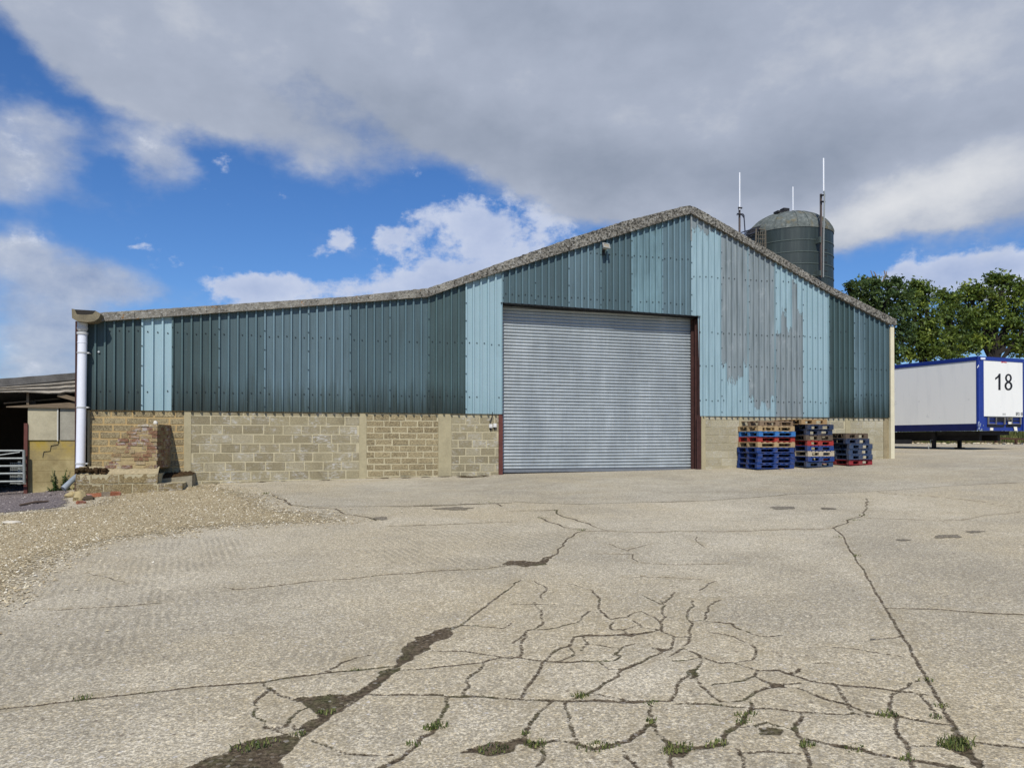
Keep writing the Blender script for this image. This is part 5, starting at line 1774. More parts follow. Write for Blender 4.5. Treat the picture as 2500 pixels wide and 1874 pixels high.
mb = MB(TX); mb.box(-.034, -.0305, t0, t1, z0, z1); st = mb.build('sticker', plain('pale red sticker', srgb(232, 168, 168), .5), fpn)
tc, zc_ = (t0 + t1) / 2, (z0 + z1) / 2
text_part('SAC', .11, tc, zc_, st, plain('red lettering', srgb(190, 40, 44), .5), 'lettering', 1.2, .003, -.0345)
# white scrap of tape on the corner post, black edge of the side graphic
t0, z1 = tf(*z4(1412, 290)); t1, z0 = tf(*z4(1460, 345))
mb = MB(TX); mb.poly([(-.003, -.03, z1), (.06, -.04, z0 + .05), (.06, -.04, z0), (.0, .0, z0 + .02)]); 
mb.box(-.052, -.046, .02, .28, ztp - .10, ztp - .02)
mb.build('white_tape', plain('white scraps', srgb(214, 218, 228), .6), tr)
def ts(px, py): # pixel -> (s, z) on the near side
    d = ray(px, py); o = corner - CAM
    k = (o - Td * .022).dot(Td) / d.dot(Td); p = CAM + d * k
    return (p - Vector((corner.x, corner.y, 0))).dot(Sd), p.z
a, b, c_, d_ = ts(*z4(176, 515)), ts(*z4(170, 560)), ts(*z4(162, 605)), ts(*z4(140, 515))
mb = MB(TX); mb.hexa([(a[0], -.026, c_[1]), (a[0] + 1.2, -.026, c_[1]), (a[0] + 1.2, -.0205, c_[1]), (a[0] + .16, -.0205, c_[1])], [(a[0], -.026, a[1]), (a[0] + 1.2, -.026, a[1]), (a[0] + 1.2, -.0205, a[1]), (a[0], -.0205, a[1])])
mb.build('side_graphic', M_num, tr)
# chassis, landing legs, axles
mb = MB(TX); mb.box(.5, L_T, .65, .80, zb0 - .40, zb0 - .005); mb.box(.5, L_T, W_T - .80, W_T - .65, zb0 - .40, zb0 - .005); mb.box(.3, 2.2, .4, W_T - .4, zb0 - .16, zb0 - .006)
mb.box(3.2, 9.5, .10, .16, zb0 - .52, zb0 - .34); mb.build('chassis', M_under, tr)
def leg(px, py, name='landing_leg', off=0):
    g = GP(px, py)
    rel = g - Vector((corner.x, corner.y, 0)); s, t = rel.dot(Sd), rel.dot(Td)
    return s, t, g.z
legs = [(2229, 1099), (2288, 1102)]
sA, tA = 2.35, .42
for k, (ss, tt) in enumerate([(sA, tA), (sA + .1, W_T - .45)]):
    gz = G(*TX((ss, tt, 0)).xy)
    mb = MB(TX); mb.box(ss - .09, ss + .09, tt - .08, tt + .08, gz + .34, zb0 - .005); mb.box(ss - .065, ss + .065, tt - .06, tt + .06, gz + .05, gz + .335)
    lg = mb.build('landing_leg', M_under, tr)
    mb = MB(TX); mb.box(ss - .16, ss + .16, tt - .13, tt + .13, gz, gz + .048); mb.build('foot', M_under, lg)
mb = MB(TX); mb.box(sA - .03, sA + .03, tA + .085, W_T - .535, zb0 - .35, zb0 - .27); mb.build('leg_shaft', M_under, tr)
mb = MB(TX)
s0, t0, z0 = sA - .15, tA - .12, zb0 - .45
mb.tube([TX((sA, tA - .03, z0 + .1)) * 0 + Vector((sA, tA - .05, z0 + .10)), (sA - .02, t0 - .12, z0 + .10), (sA - .06, t0 - .13, z0 - .14), (sA - .05, t0 - .28, z0 - .15), (sA - .12, t0 - .32, z0 - .30)], .014, 8)
mb.build('crank_handle', M_galv, tr)
for ax_ in (8.6, 9.9, 11.2):
    for tt in (.02, W_T - .36):
        c = TX((ax_, tt, 0)); gz = G(c.x, c.y)
        mb = MB()
        for r0, w0 in ((.50, 0),):
            ring = []
            prof_ = [(.30, .02), (.46, 0), (.50, .04), (.50, .30), (.46, .34), (.30, .32)]
            n = 24
            for rr_, ww in prof_:
                ring.append([mb.pt(TX((ax_ + rr_ * math.cos(2 * math.pi * k / n), tt + ww, gz + .5 + rr_ * math.sin(2 * math.pi * k / n)))) for k in range(n)])
            for a, b in zip(ring, ring[1:]):
                for k in range(n): mb.face((a[k], a[(k + 1) % n], b[(k + 1) % n], b[k]))
            mb.face(ring[0]); mb.face(ring[-1])
        mb.build('wheel', M_black, tr, smooth=40)
mb = MB(TX); mb.box(8.0, 11.8, .5, W_T - .5, zb0 - .62, zb0 - .41); mb.build('bogie', M_under, tr)

# =================================================================== silo and its aerials
ZS_ = 55.0
def q8(x, y): return 1750 + x / 4.145, 360 + y / 4.145
rim_l, rim_r = AT(1829, 577, ZS_), AT(2027, 577, ZS_)
sc_c = (rim_l + rim_r) / 2; SR = (rim_r - rim_l).length / 2
zrim = sc_c.z; zapex = AT(1918, 513, ZS_).z - .25
gsil = G(sc_c.x, sc_c.y)
silo = thing('silo', 'tall dark green steel tower silo with a weathered domed roof behind the barn', 'silo', (sc_c.x, sc_c.y, gsil))
M_silo = Mat('dark green silo steel', .5, 0, .4)
v = M_silo.geo(); m = M_silo
n1 = m.noise(m.map(v, (1.6, 1.6, .12)), 2.2, 6, .6); n2 = m.noise(v, 6, 4)
c_ = m.ramp(n1, [(.32, srgb(38, 47, 46)), (.55, srgb(46, 56, 54)), (.75, srgb(64, 73, 69))])
c_ = m.mix(m.mr(n2, .6, .75, 0, .3), c_, srgb(60, 66, 56))
M_silo = m.done(c_)
M_dome = Mat('weathered dome sheet', .8, 0, .3)
v = M_dome.geo(); m = M_dome
n1 = m.noise(v, .9, 5, .65); n2 = m.noise(v, 4, 5, .7); n3 = m.noise(m.map(v, loc=(4, 1, 7)), .7, 4, .6)
c_ = m.ramp(n2, [(.3, srgb(70, 76, 73)), (.55, srgb(96, 102, 98)), (.75, srgb(134, 137, 131))])
c_ = m.mix(m.mr(n1, .54, .64, 0, .6), c_, srgb(112, 98, 60))
c_ = m.mix(m.mr(n3, .55, .66, 0, .7), c_, srgb(96, 92, 78))
M_dome = m.done(c_, m.bump(n2, .4, .03))
mb = MB(); mb.lathe((sc_c.x, sc_c.y, 0), [(SR, gsil - .2), (SR, zrim)], 64); mb.build('tank_wall', M_silo, silo, smooth=30)
HD_ = zapex - zrim
dome = [(SR * 1.012, zrim - .10), (SR * 1.012, zrim)]
for k in range(1, 13):
    a = math.pi / 2 * k / 12
    dome.append((max(.02, SR * 1.005 * math.cos(a) ** 1.0), zrim + HD_ * math.sin(a) ** 1.08))
mb = MB(); mb.lathe((sc_c.x, sc_c.y, 0), dome, 64); dm = mb.build('dome_roof', M_dome, silo, smooth=40)
M_ring = plain('bolted seam', srgb(72, 82, 78), .6, 0, .3, 5)
z = zrim - .95
while z > gsil + 6:
    mb = MB(); mb.lathe((sc_c.x, sc_c.y, 0), [(SR + .002, z - .03), (SR + .03, z - .03), (SR + .03, z + .03), (SR + .002, z + .03)], 64); mb.build('hoop', M_ring, silo)
    z -= .80
mb = MB()
for k in range(24):
    a = 2 * math.pi * (k + .3) / 24
    pts = [(sc_c.x + r * 1.004 * math.cos(a), sc_c.y + r * 1.004 * math.sin(a), zz + .012) for r, zz in dome[1:]]
    mb.tube(pts, .028, 5)
mb.build('seam_ribs', M_dome, dm)
mb = MB(); c = AT(*q8(660, 660), ZS_ - 1.0); mb.box(c.x - .55, c.x - .05, c.y - .3, c.y + .2, c.z - .12, c.z + .04); c = AT(*q8(688, 640), ZS_ - .6); mb.box(c.x - .22, c.x + .24, c.y - .2, c.y + .25, c.z - .1, c.z + .14)
mb.build('hatch', M_under, silo)
# hatch hood and caged ladder on the left flank
M_rail = plain('weathered ladder steel', srgb(98, 92, 80), .8, 0, .3, 6)
mb = MB()
def fr(px, py, off=-2.2): return AT(*q8(px, py), ZS_ + off)
mb.tube([fr(398, 820), fr(396, 960), fr(396, 1200)], .06, 6); mb.tube([fr(493, 835), fr(495, 1000), fr(496, 1250)], .045, 6); mb.tube([fr(425, 825), fr(493, 835)], .04, 6)
for y in (880, 920, 965, 1010, 1050): mb.tube([fr(398, y), fr(440, y + 8, -2.5), fr(495, y + 5)], .03, 5)
for x in (420, 440, 460, 478): mb.tube([fr(x, 850, -2.4), fr(x + 2, 1100, -2.4)], .024, 5)
mb.build('ladder_cage', M_rail, silo)
mb = MB()
a, b, c, d = fr(330, 880, -1.2), fr(352, 815, -1.2), fr(450, 790, -1.6), fr(400, 860, -1.8)
e = Vector((0, .5, -.06))
mb.hexa([a, d, d + e, a + e], [b, c, c + e, b + e]); mb.build('hood', M_under, silo)
mb = MB(); mb.tube([fr(245, 862), fr(355, 828), fr(420, 826)], .04, 6); mb.tube([fr(245, 880), fr(330, 880), fr(420, 850)], .04, 6); mb.tube([fr(300, 845), fr(300, 885)], .03, 6); mb.box(fr(245, 890).x, fr(400, 890).x, fr(245, 890).y - .1, fr(245, 890).y + .8, fr(245, 892).z - .06, fr(245, 892).z)
mb.build('walkway', plain('blue black steel', srgb(40, 46, 58), .7, 0, .3), silo)

M_rod = plain('white aerial rod', srgb(232, 234, 236), .4, 0, .03)
M_mast = plain('brown weathered mast', srgb(92, 82, 78), .8, 0, .4, 3, stretch=(4, 4, .6))
def aerial(label, off, base, mid, rodtop, rr=.045, mr=.068, mast=True):
    b = AT(*q8(*base), ZS_ + off)
    t = thing('aerial', label, 'aerial', b, 'white rod aerials on the silo')
    m_ = AT(*q8(*mid), ZS_ + off); e = AT(*q8(*rodtop), ZS_ + off)
    mb = MB(); mb.tube([(e.x, b.y, m_.z - .25), (e.x, b.y, e.z)], rr, 8); mb.build('rod', M_rod, t, smooth=40)
    if mast:
        bx_ = b.x
        mb = MB(); mb.box(bx_ - mr, bx_ + mr * .5, b.y + .08, b.y + .08 + mr * 1.4, b.z, m_.z); mb.build('mast', M_mast, t)
        mb = MB()
        for dz in (-.12, -.55): mb.box(min(bx_, e.x) - .09, max(bx_, e.x) + .09, b.y - .06, b.y + .079, m_.z + dz - .04, m_.z + dz + .04)
        mb.build('clamp', M_under, t)
    return t, b
t1, b1 = aerial('white rod aerial on the brown mast left of the silo dome', -2.2, (243, 862), (243, 595), (229, 256))
mb = MB(); p = lambda x, y: AT(*q8(x, y), ZS_ - 2.2) + Vector((0, -.03, 0))
mb.tube([p(203, 688), p(203, 672), p(262, 676), p(272, 690), p(285, 880)], .045, 6); mb.tube([p(248, 680), p(272, 712)], .035, 6); mb.build('jib_arm', plain('dark jib steel', srgb(44, 48, 62), .7), t1)
aerial('shortest white rod aerial, behind the top of the silo dome', 1.5, (770, 690), (770, 650), (770, 398), .04, mast=False)
t3, b3 = aerial('tallest white rod aerial on the mast fixed to the silo side', -3.15, (1072, 1312), (1072, 465), (1082, 108), .05, .075)
mb = MB(); p = lambda x, y: AT(*q8(x, y), ZS_ - 3.2)
mb.tube([p(1084, 440), p(1090, 480), p(1082, 900), p(1078, 1312)], .045, 6); mb.build('cable_duct', M_galv, t3)
mb = MB()
for y in (915, 945, 1258, 1280): 
    c = p(1045, y); mb.box(c.x - .02, c.x + .1, c.y, c.y + .5, c.z - .10, c.z + .10)
mb.build('wall_bracket', M_ring, t3)
mb = MB()
for y in (1035, 1095, 1160, 1250): c = p(1092, y); mb.box(c.x - .1, c.x + .2, c.y, c.y + .05, c.z - .03, c.z + .03)
mb.build('step_peg', M_under, t3)

# =================================================================== trees
def leaf_mat(name, a, b, c):
    m = Mat(name, .55, 0, .35)
    t = m.attr('tone')
    col = m.ramp(t, [(0, a), (.5, b), (1, c)])
    n = m.noise(m.geo(), .6, 3)
    col = m.mix(m.mr(n, .4, .65, 0, .5), col, scaled(a, .9))
    m.done(col)
    tr_ = m.n('ShaderNodeBsdfTranslucent'); m.put(tr_.inputs[0], m.mix(.5, col, c))
    mx = m.n('ShaderNodeMixShader'); mx.inputs[0].default_value = .28
    out = m.nt.nodes['Material Output']
    m.nt.links.new(m.p.outputs[0], mx.inputs[1]); m.nt.links.new(tr_.outputs[0], mx.inputs[2]); m.nt.links.new(mx.outputs[0], out.inputs[0])
    return m.mat
M_leafA = leaf_mat('dark oak leaves', (.024, .05, .014), (.07, .12, .032), (.15, .205, .048))
M_leafB = leaf_mat('fresh green leaves', (.035, .066, .012), (.125, .185, .028), (.27, .32, .045))
M_bark = plain('tree bark', srgb(40, 36, 31), .95, 0, .4, 5, bump=.6)


def tree(base, label, lobes, trunk_top, mat, seed, leaves=150, leaf=.17, name='broadleaf_tree', group='trees behind the trailer', dead=()):
    """lobes: (centre Vector, radius Vector) of the masses that make the crown"""
    rn = random.Random(seed)
    t = thing(name, label, 'tree', base, group)
    mb = MB()
    base = Vector(base)
    mid = base.lerp(trunk_top, .55) + Vector((rn.uniform(-.15, .15), 0, 0))
    mb.tube([base - Vector((0, 0, .3)), base + Vector((0, 0, .6)), mid, trunk_top], [.46, .36, .28, .18], 10)
    tips = []
    for c, r in lobes:
        s = base.lerp(trunk_top, rn.uniform(.55, 1.0))
        k1 = s.lerp(c, .5) + Vector((rn.uniform(-.4, .4), rn.uniform(-.4, .4), rn.uniform(.0, .5)))
        mb.tube([s, k1, c], [.15, .10, .045], 6)
        for _ in range(5):
            d = Vector((rn.gauss(0, 1), rn.gauss(0, 1), rn.gauss(0, .8))).normalized()
            e = c + Vector((d.x * r.x, d.y * r.y, d.z * r.z)) * rn.uniform(.6, .95)
            q = k1.lerp(c, rn.uniform(.3, 1))
            mb.tube([q, q.lerp(e, .5) + Vector((rn.uniform(-.15, .15), 0, rn.uniform(-.1, .25))), e], [.05, .03, .012], 5)
    mb.build('trunk', M_bark, t, smooth=60)
    V, FC, T = [], [], []
    for c, r in lobes:
        vol = r.x * r.y * r.z
        nc = int(19 * vol ** .66) + 5
        for _ in range(nc):
            d = Vector((rn.gauss(0, 1), rn.gauss(0, 1), rn.gauss(0, 1))).normalized()
            q = rn.random() ** .34 * 1.08
            cc = c + Vector((d.x * r.x, d.y * r.y, d.z * r.z)) * q
            cr_ = rn.uniform(.22, .60)
            flat = rn.uniform(.45, .8)
            tone = min(1, max(0, rn.gauss(.45, .22)))
            for _ in range(int(leaves * cr_ * cr_ * rn.uniform(.6, 1.1))):
                p = cc + Vector((rn.gauss(0, cr_ * .55), rn.gauss(0, cr_ * .55), rn.gauss(0, cr_ * .55 * flat)))
                nrm = Vector((rn.gauss(0, .8), rn.gauss(0, .8), rn.gauss(.5, .6))).normalized()
                ax_ = nrm.orthogonal().normalized(); ax_.rotate(Matrix.Rotation(rn.uniform(0, 6.28), 3, nrm))
                bx_ = nrm.cross(ax_)
                L = leaf * rn.uniform(.6, 1.3); w = L * rn.uniform(.35, .55)
                i = len(V)
                V += [p - ax_ * L, p - bx_ * w + nrm * w * .3, p + ax_ * L, p + bx_ * w + nrm * w * .3]
                FC.append((i, i + 1, i + 2, i + 3)); tt = min(1, max(0, tone + rn.gauss(0, .12))); T += [tt] * 4
    me = bpy.data.meshes.new('crown'); me.from_pydata([tuple(p - base) for p in V], [], FC); me.materials.append(mat)
    at = me.attributes.new('tone', 'FLOAT', 'POINT'); at.data.foreach_set('value', T)
    o = bpy.data.objects.new('crown', me); COL.objects.link(o); o.parent = t
    if dead:
        mb = MB()
        for pts in dead: mb.tube(pts, [.06 * (1 - k / len(pts)) + .012 for k in range(len(pts))], 5)
        mb.build('dead_branch', plain('bleached dead wood', srgb(128, 116, 104), .9, 0, .25), t)
def q9(x, y): return 2060 + x / 5.027, 660 + y / 5.027
def lobe(x, y, rx, ry, dep, dr=1.0):
    s = dep / F_PX / 5.027
    return AT(*q9(x, y), dep), Vector((rx * s, rx * s * dr, ry * s))
def tbase(x, dep):
    p = AT(q9(x, 0)[0], 1075, dep); return Vector((p.x, p.y, G(p.x, p.y)))
DA, DB, DC, DD = 60, 64, 57, 70
s_ = lambda x, y, d: AT(*q9(x, y), d)
dead = [[s_(395, 240, DA), s_(375, 120, DA), s_(352, 60, DA), s_(330, 0, DA)], [s_(400, 200, DA), s_(410, 120, DA), s_(385, 40, DA), s_(365, 12, DA)], [s_(440, 200, DA), s_(490, 110, DA), s_(525, 55, DA), s_(520, 8, DA)],
        [s_(490, 110, DA), s_(510, 60, DA), s_(495, 0, DA)], [s_(400, 150, DA), s_(440, 95, DA), s_(475, 70, DA)], [s_(380, 110, DA), s_(300, 90, DA), s_(290, 105, DA)]]
tree(tbase(420, DA), 'dark tree with dead bare branches at its top, nearest the barn roof', [lobe(150, 260, 100, 90, DA), lobe(60, 200, 40, 30, DA), lobe(290, 200, 130, 120, DA), lobe(420, 330, 190, 170, DA), lobe(560, 240, 120, 120, DA), lobe(610, 130, 70, 40, DA),
     lobe(720, 260, 110, 130, DA), lobe(640, 480, 200, 200, DA), lobe(420, 600, 220, 200, DA), lobe(700, 700, 150, 150, DA), lobe(600, 1000, 130, 110, DA), lobe(700, 860, 150, 120, DA), lobe(330, 420, 130, 130, DA), lobe(480, 860, 130, 130, DA), lobe(600, 1100, 90, 60, DA), lobe(240, 150, 50, 40, DA), lobe(350, 130, 60, 40, DA), lobe(540, 170, 40, 30, DA)], s_(480, 480, DA), M_leafA, 21, dead=dead)
tree(tbase(960, DB), 'mid green tree between the dark tree and the tallest tree', [lobe(900, 230, 120, 90, DB), lobe(930, 180, 50, 50, DB), lobe(1010, 320, 120, 130, DB), lobe(860, 420, 160, 150, DB), lobe(1060, 520, 170, 160, DB), lobe(930, 680, 200, 170, DB), lobe(880, 900, 190, 120, DB), lobe(1100, 850, 150, 130, DB), lobe(1040, 1000, 120, 70, DB), lobe(780, 1030, 90, 60, DB), lobe(960, 1080, 120, 50, DB), lobe(1150, 990, 110, 80, DB), lobe(1000, 250, 40, 40, DB), lobe(860, 170, 30, 25, DB), lobe(980, 800, 160, 120, DB)], s_(960, 600, DB), M_leafB, 22)
tree(tbase(1270, DD), 'bright green tree whose low top fills the dip beside the tallest tree', [lobe(1200, 330, 90, 90, DD), lobe(1330, 390, 90, 90, DD), lobe(1240, 500, 150, 130, DD), lobe(1440, 480, 140, 110, DD), lobe(1350, 650, 190, 170, DD), lobe(1200, 760, 150, 140, DD), lobe(1330, 880, 170, 120, DD), lobe(1230, 1000, 130, 70, DD), lobe(1480, 760, 140, 150, DD), lobe(1180, 270, 35, 30, DD), lobe(1340, 320, 35, 40, DD), lobe(1420, 900, 150, 110, DD), lobe(1330, 1040, 150, 50, DD), lobe(1560, 660, 140, 150, DD)], s_(1300, 620, DD), M_leafB, 23)
tree(tbase(1855, DC), 'tallest tree with a visible dark trunk behind the trailer front', [lobe(1560, 220, 80, 45, DC), lobe(1470, 330, 50, 40, DC), lobe(1640, 250, 110, 80, DC), lobe(1810, 130, 70, 70, DC), lobe(1950, 160, 90, 80, DC), lobe(1850, 300, 170, 110, DC), lobe(2080, 260, 120, 100, DC), lobe(2210, 290, 110, 110, DC), lobe(1660, 430, 130, 120, DC), lobe(1850, 520, 190, 110, DC), lobe(2120, 480, 170, 150, DC),
     lobe(1700, 660, 180, 140, DC), lobe(1950, 700, 170, 130, DC), lobe(2200, 720, 160, 170, DC), lobe(1560, 830, 140, 90, DC), lobe(2120, 930, 120, 110, DC), lobe(2230, 1000, 90, 80, DC), lobe(1590, 560, 110, 110, DC), lobe(1760, 860, 110, 60, DC), lobe(1470, 940, 90, 70, DC), lobe(2350, 500, 200, 260, DC), lobe(2380, 850, 160, 180, DC), lobe(1840, 90, 35, 30, DC), lobe(1980, 100, 40, 30, DC), lobe(1500, 250, 45, 20, DC), lobe(2150, 190, 50, 40, DC), lobe(2020, 880, 110, 60, DC), lobe(1620, 970, 60, 40, DC)], s_(1860, 780, DC), M_leafB, 24)
tree(tbase(2560, 62), 'tree standing furthest to the right behind the trailer', [lobe(2560, 420, 200, 200, 62), lobe(2700, 650, 230, 240, 62), lobe(2480, 760, 200, 200, 62), lobe(2650, 250, 150, 150, 62)], s_(2560, 600, 62), M_leafB, 25)

# grass verge behind the trailer ------------------------------------------------
mb = MB()
vb0, vb1 = AT(2190, 1080, 48), AT(2680, 1080, 44)
n = 90
ring = []
for i in range(n + 1):
    a = i / n
    p = vb0.lerp(vb1, a)
    dn = Vector((-(vb1 - vb0).y, (vb1 - vb0).x, 0)).normalized()
    if dn.y < 0: dn = -dn
    row = []
    for k in range(9):
        t = k / 8
        q = p + dn * (t * 5.0)
        h = [0, .16, .22, .36, .5, .58, .62, .6, -.3][k] * (1 + .25 * mnoise.noise((q.x * .7, q.y * .7, 2)))
        z = G(q.x, q.y) + h + (.0 if k else -.05)
        row.append(mb.pt((q.x + .12 * mnoise.noise((q.x * 2, 1, 3)), q.y + .12 * mnoise.noise((q.x * 2, 5, 3)), z)))
    ring.append(row)
for a, b in zip(ring, ring[1:]):
    for k in range(8): mb.face((a[k], b[k], b[k + 1], a[k + 1]))
tag(mb.build('earth_bank', soil_mat('bank soil', [(.05, .035, .02), (.11, .085, .05), (.2, .16, .10), (.04, .06, .018)], 5), smooth=60), 'low earth bank along the back of the yard', 'bank', kind='structure')
rn = random.Random(8)
sp = []
for _ in range(420):
    a = rn.random(); p = vb0.lerp(vb1, a) + dn * rn.uniform(.5, 3.6)
    sp.append((p, .4, 12, rn.choice([3, 4, 5, 6])))
mb = MB()
for c, r, nn_, hs in sp:
    tone = rn.random()
    for _ in range(nn_):
        x, y = c.x + rn.gauss(0, .25), c.y + rn.gauss(0, .2)
        t = max(0, min(1, ((Vector((x, y, 0)) - Vector((vb0.x, vb0.y, 0))).dot(dn)) / 5))
        z = G(x, y) + .1 + .6 * min(1, t * 1.6)
        h = .06 * hs * rn.uniform(.6, 1.2); b = rn.uniform(0, 6.28); w = .035
        s = Vector((math.cos(b), math.sin(b), 0)) * w; l = Vector((rn.uniform(-.1, .1), rn.uniform(-.1, .1), 0))
        mb.attr = max(0, min(1, tone + rn.gauss(0, .15)))
        p = Vector((x, y, z - .08))
        i = [mb.pt(p - s), mb.pt(p + s), mb.pt(p + l + Vector((0, 0, h)))]
        mb.face(i)
tag(mb.build('verge_grass', blade_mat('verge grass', (.03, .05, .014), (.17, .17, .05)), attr='tone', fix=False), 'rough green and yellow grass on the earth bank', 'grass', kind='stuff')
# rubble scattered along the foot of the bank
mb = MB()
for k in range(120):
    p = vb0.lerp(vb1, rn.random()) - dn * rn.uniform(-.3, .5)
    mb.attr = rn.random()
    r = rn.uniform(.03, .10)
    lump(mb, (p.x, p.y, G(p.x, p.y) + r * .3), r * 1.3, r, r * .6, 4, .4)
tag(mb.build('bank_rubble', M_pebble, attr='tone'), 'scattered stones and brick bits along the foot of the bank', 'rubble', kind='stuff')
# low timber edging rail on the bank
mb = MB()
a, b = AT(2425, 1069, 45.8), AT(2620, 1076, 44)
mb.bar(a, b, .08, .10)
for f in (.02, .28, .6, .9):
    p = a.lerp(b, f); mb.bar(p + Vector((0, -.06, -.05)), p + Vector((0, -.06, -.4)), .12, .10)
o = mb.build('edging_rail', plain('rusty brown edging', srgb(74, 52, 40), .9, 0, .3)); tag(o, 'low rusty brown rail along the grass bank', 'rail')

# =================================================================== sky, sun, camera
world = bpy.data.worlds.new('World'); sc.world = world; world.use_nodes = True
w = NB(world.node_tree)
bg = world.node_tree.nodes['Background']
sun_dir = Vector((.38, 1.0, -1.2)).normalized()
ts = -sun_dir
elev = math.asin(ts.z); azim = math.atan2(ts.x, ts.y)
sky = w.n('ShaderNodeTexSky'); sky.sky_type = 'NISHITA'; sky.sun_disc = False
sky.sun_elevation = elev; sky.sun_rotation = azim; sky.air_density = 1.0; sky.dust_density = .4; sky.ozone_density = 2.2
SKY_S = .10
D = w.co('Generated')
x_, y_, z_ = w.sep(D)[:3]
cy_, sy_ = math.cos(YAW), math.sin(YAW)
fx = w.math('SUBTRACT', w.math('MULTIPLY', x_, cy_), w.math('MULTIPLY', y_, sy_))
fy = w.math('ADD', w.math('MULTIPLY', x_, sy_), w.math('MULTIPLY', y_, cy_))
az = w.math('ARCTAN2', fx, fy)
el = w.math('ARCSINE', z_)
Q = w.comb(az, el, 0.0)
# ragged cloud edges: warp the sky coordinates a little
wn = w.noise(w.map(Q, (1, 1.5, 1)), 5, 5, .6, out=1)
Qw = w.vmath('ADD', Q, w.vmath('MULTIPLY', w.vmath('SUBTRACT', wn, (.5, .5, .5)), (.11, .075, 0)))
wn2 = w.noise(w.map(Q, (1, 1.4, 1)), 22, 5, .62, out=1)
Qw = w.vmath('ADD', Qw, w.vmath('MULTIPLY', w.vmath('SUBTRACT', wn2, (.5, .5, .5)), (.035, .025, 0)))


def dirang(px, py):
    d = ray(px * K, py * K); a = math.atan2(d.dot(RIGHT), d.dot(FLAT)); return a, math.atan2(d.z, math.hypot(d.dot(RIGHT), d.dot(FLAT)))


def blob(px, py, rx, ry, rot=0, wgt=1.0, vec=None):
    a, e = dirang(px, py); s = K / F_PX
    ca = math.cos(a)
    mp = w.map(vec or Qw, (rx * s * ca, ry * s, 1), (a, e, 0), (0, 0, rad(-rot)), 'TEXTURE')
    L = w.vmath('LENGTH', mp, out=1)
    return w.math('MULTIPLY', w.mr(L, 1.0, 0.0, 0, 1, True), wgt)


def blobs(lst, vec=None):
    acc = None
    for b in lst:
        q = blob(*b, vec=vec)
        acc = q if acc is None else w.math('ADD', acc, q)
    return acc
BANK = [(1500, -40, 1500, 520, 11, 2.2), (700, 60, 800, 260, 14, 1.4), (1450, 330, 640, 190, 10, 1.6), (1900, 270, 700, 300, 0, 1.6), (2250, 280, 420, 260, 0, 1.4), (250, 60, 420, 150, 12, 1.2), (90, 20, 260, 110, 20, 1.0), (420, 200, 300, 120, 18, .9), (640, 285, 340, 95, 14, .8), (290, 195, 300, 110, 16, .7), (1150, 330, 420, 130, 14, 1.0), (1950, 450, 320, 80, -8, 1.2), (1300, 440, 330, 90, 10, 1.0)]
SOFT = [(30, 350, 220, 190, 20, .85), (110, 240, 160, 80, 20, .5), (330, 320, 170, 95, 35, 1.0), (250, 440, 200, 80, 30, .35), (60, 640, 200, 110, 0, .8), (170, 590, 300, 90, 8, .6), (90, 760, 260, 110, 0, .85), (260, 640, 160, 60, 0, .4), (20, 540, 120, 60, 0, .4)]
CUM = [(540, 640, 160, 70, 0, 1.3), (700, 545, 95, 34, -42, .75), (735, 500, 60, 38, -20, .7), (835, 515, 70, 48, -10, .9), (900, 480, 80, 50, -30, .8), (1010, 480, 130, 60, 8, .7), (960, 560, 280, 95, 0, .85), (1120, 500, 220, 130, 0, .9), (820, 640, 420, 75, 0, 1.0), (1060, 620, 300, 80, 0, 1.2), (2020, 620, 330, 80, -4, 1.25), (2120, 575, 190, 70, 0, .9), (320, 553, 62, 16, 2, .7), (400, 450, 46, 14, 25, .35), (615, 415, 60, 13, -14, .4)]
n_soft = w.noise(w.map(Q, (1, 1.7, 1)), 6.5, 7, .58)
n_fine = w.noise(w.map(Q, (1, 1.35, 1)), 15, 8, .62)
bank = w.math('ADD', blobs(BANK), w.math('ADD', w.math('MULTIPLY', w.math('SUBTRACT', n_soft, .5), 1.7), w.math('MULTIPLY', w.math('SUBTRACT', n_fine, .5), .7)))
soft = w.math('ADD', blobs(SOFT), w.math('MULTIPLY', w.math('SUBTRACT', n_soft, .5), 1.5))
n_cum = w.noise(w.map(Q, (1, 1.3, 1), loc=(3, 1, 0)), 24, 8, .66)
cum = w.math('ADD', blobs(CUM), w.math('ADD', w.math('MULTIPLY', w.math('SUBTRACT', n_fine, .5), 2.6), w.math('MULTIPLY', w.math('SUBTRACT', n_cum, .5), 1.6)))
a_bank = w.mr(bank, .10, 1.25, 0, 1, True); a_soft = w.mr(soft, .22, .95, 0, .86, True); a_cum = w.mr(cum, .34, 1.05, 0, .93, True)
# a scattered deck over the rest of the sky, outside the view
rest = w.noise(w.vmath('DIVIDE', D, w.comb(w.math('MAXIMUM', z_, .08), w.math('MAXIMUM', z_, .08), w.math('MAXIMUM', z_, .08))), .9, 6, .6)
a_rest = w.math('MULTIPLY', w.mr(rest, .55, .75, 0, .55, True), w.mr(w.math('ABSOLUTE', az), .62, .95, 0, 1, True))
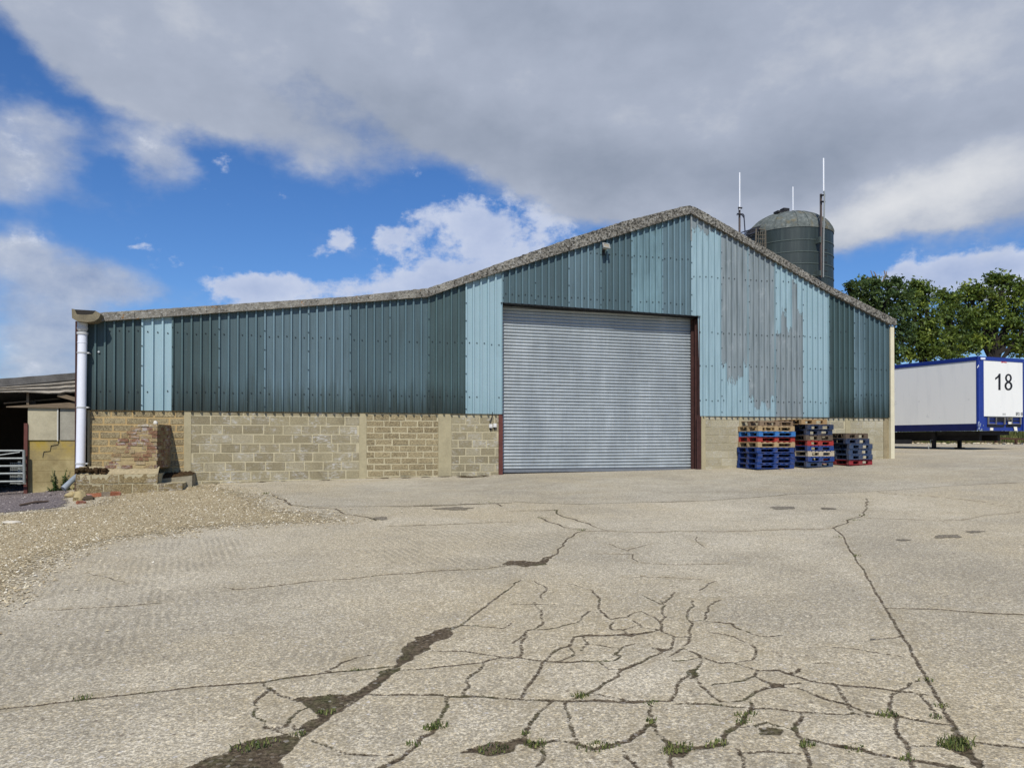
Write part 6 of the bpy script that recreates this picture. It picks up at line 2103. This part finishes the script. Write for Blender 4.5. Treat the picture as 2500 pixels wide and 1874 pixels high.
# cloud brightness
DARKB = [(1000, 300, 620, 150, 14, .65), (1500, 370, 480, 110, 6, .6), (1350, 40, 500, 110, 0, .45), (600, 230, 420, 90, 18, .25), (1800, 300, 360, 120, 0, .45), (2150, 260, 300, 110, -20, .25)]
BRTB = [(1960, 430, 360, 100, -6, .95), (1150, 440, 160, 60, 0, .3), (330, 310, 150, 80, 30, .25), (60, 360, 190, 60, 0, .35), (2000, 100, 420, 160, 0, .12), (560, 130, 420, 130, 0, .22)]
shade = w.math('ADD', w.math('SUBTRACT', blobs(BRTB), blobs(DARKB)), w.math('MULTIPLY', w.math('SUBTRACT', n_soft, .5), 1.7))
shade = w.math('ADD', shade, w.math('MULTIPLY', w.math('SUBTRACT', n_fine, .5), .45))
k = 1 / SKY_S
c_dark, c_mid, c_lit = srgb(142, 153, 172), srgb(170, 179, 197), srgb(206, 210, 218)
bankc = w.ramp(w.mr(shade, -1.0, 1.1), [(.0, c_dark), (.5, c_mid), (.78, c_lit), (1, srgb(224, 226, 230))])
cumc = w.ramp(w.math('ADD', w.mr(n_fine, .3, .7, -.2, .2), w.mr(cum, .5, 1.9, .75, .35)), [(.2, srgb(160, 176, 210)), (.55, srgb(190, 201, 226)), (.9, srgb(218, 224, 238))])
softc = w.ramp(n_fine, [(.3, srgb(146, 160, 188)), (.7, srgb(196, 202, 214))])
skyc = w.mix(1.0, sky.outputs[0], (.68, .84, 1.14), 'MULTIPLY')
hs = w.n('ShaderNodeHueSaturation'); w.put(hs.inputs['Color'], skyc); hs.inputs['Saturation'].default_value = 1.10; hs.inputs['Value'].default_value = 1.0
def up(c): return w.mix(1.0, c, (k, k, k), 'MULTIPLY')
def vs(c):
    m_ = w.n('ShaderNodeVectorMath', operation='SCALE'); w.put(m_.inputs[0], c); m_.inputs['Scale'].default_value = k; return m_.outputs[0]
col = w.mix(a_soft, hs.outputs[0], vs(softc))
col = w.mix(a_cum, col, vs(cumc))
col = w.mix(a_bank, col, vs(bankc))
col = w.mix(a_rest, col, vs(srgb(190, 198, 212)))
# below the horizon
col = w.mix(w.mr(z_, -.002, -.03), col, vs(srgb(120, 114, 100)))
w.put(bg.inputs['Color'], col)
bg.inputs['Strength'].default_value = SKY_S
world.cycles.sampling_method = 'MANUAL'; world.cycles.sample_map_resolution = 512

sl = bpy.data.lights.new('sun', 'SUN'); sl.energy = 4.3; sl.angle = rad(.53); sl.color = (1, .955, .88)
so = bpy.data.objects.new('sun', sl); COL.objects.link(so)
so.rotation_euler = sun_dir.to_track_quat('-Z', 'Y').to_euler(); so.location = (-20, -40, 40)

cam = bpy.data.cameras.new('camera'); co = bpy.data.objects.new('camera', cam); COL.objects.link(co)
cam.sensor_fit = 'HORIZONTAL'; cam.sensor_width = 36; cam.lens = 36 * F_PX / 2500
cam.shift_y = (Y0 - 937) / 2500
cam.clip_start = .1; cam.clip_end = 2500
co.location = CAM; co.rotation_euler = (math.pi / 2 + PITCH, 0, -YAW)
sc.camera = co
vw = sc.view_settings
vw.view_transform = 'Standard'; vw.look = 'None'; vw.gamma = 1; vw.use_curve_mapping = False; vw.exposure = 0.0
sc.cycles.max_bounces = 6; sc.cycles.diffuse_bounces = 3; sc.cycles.transparent_max_bounces = 4
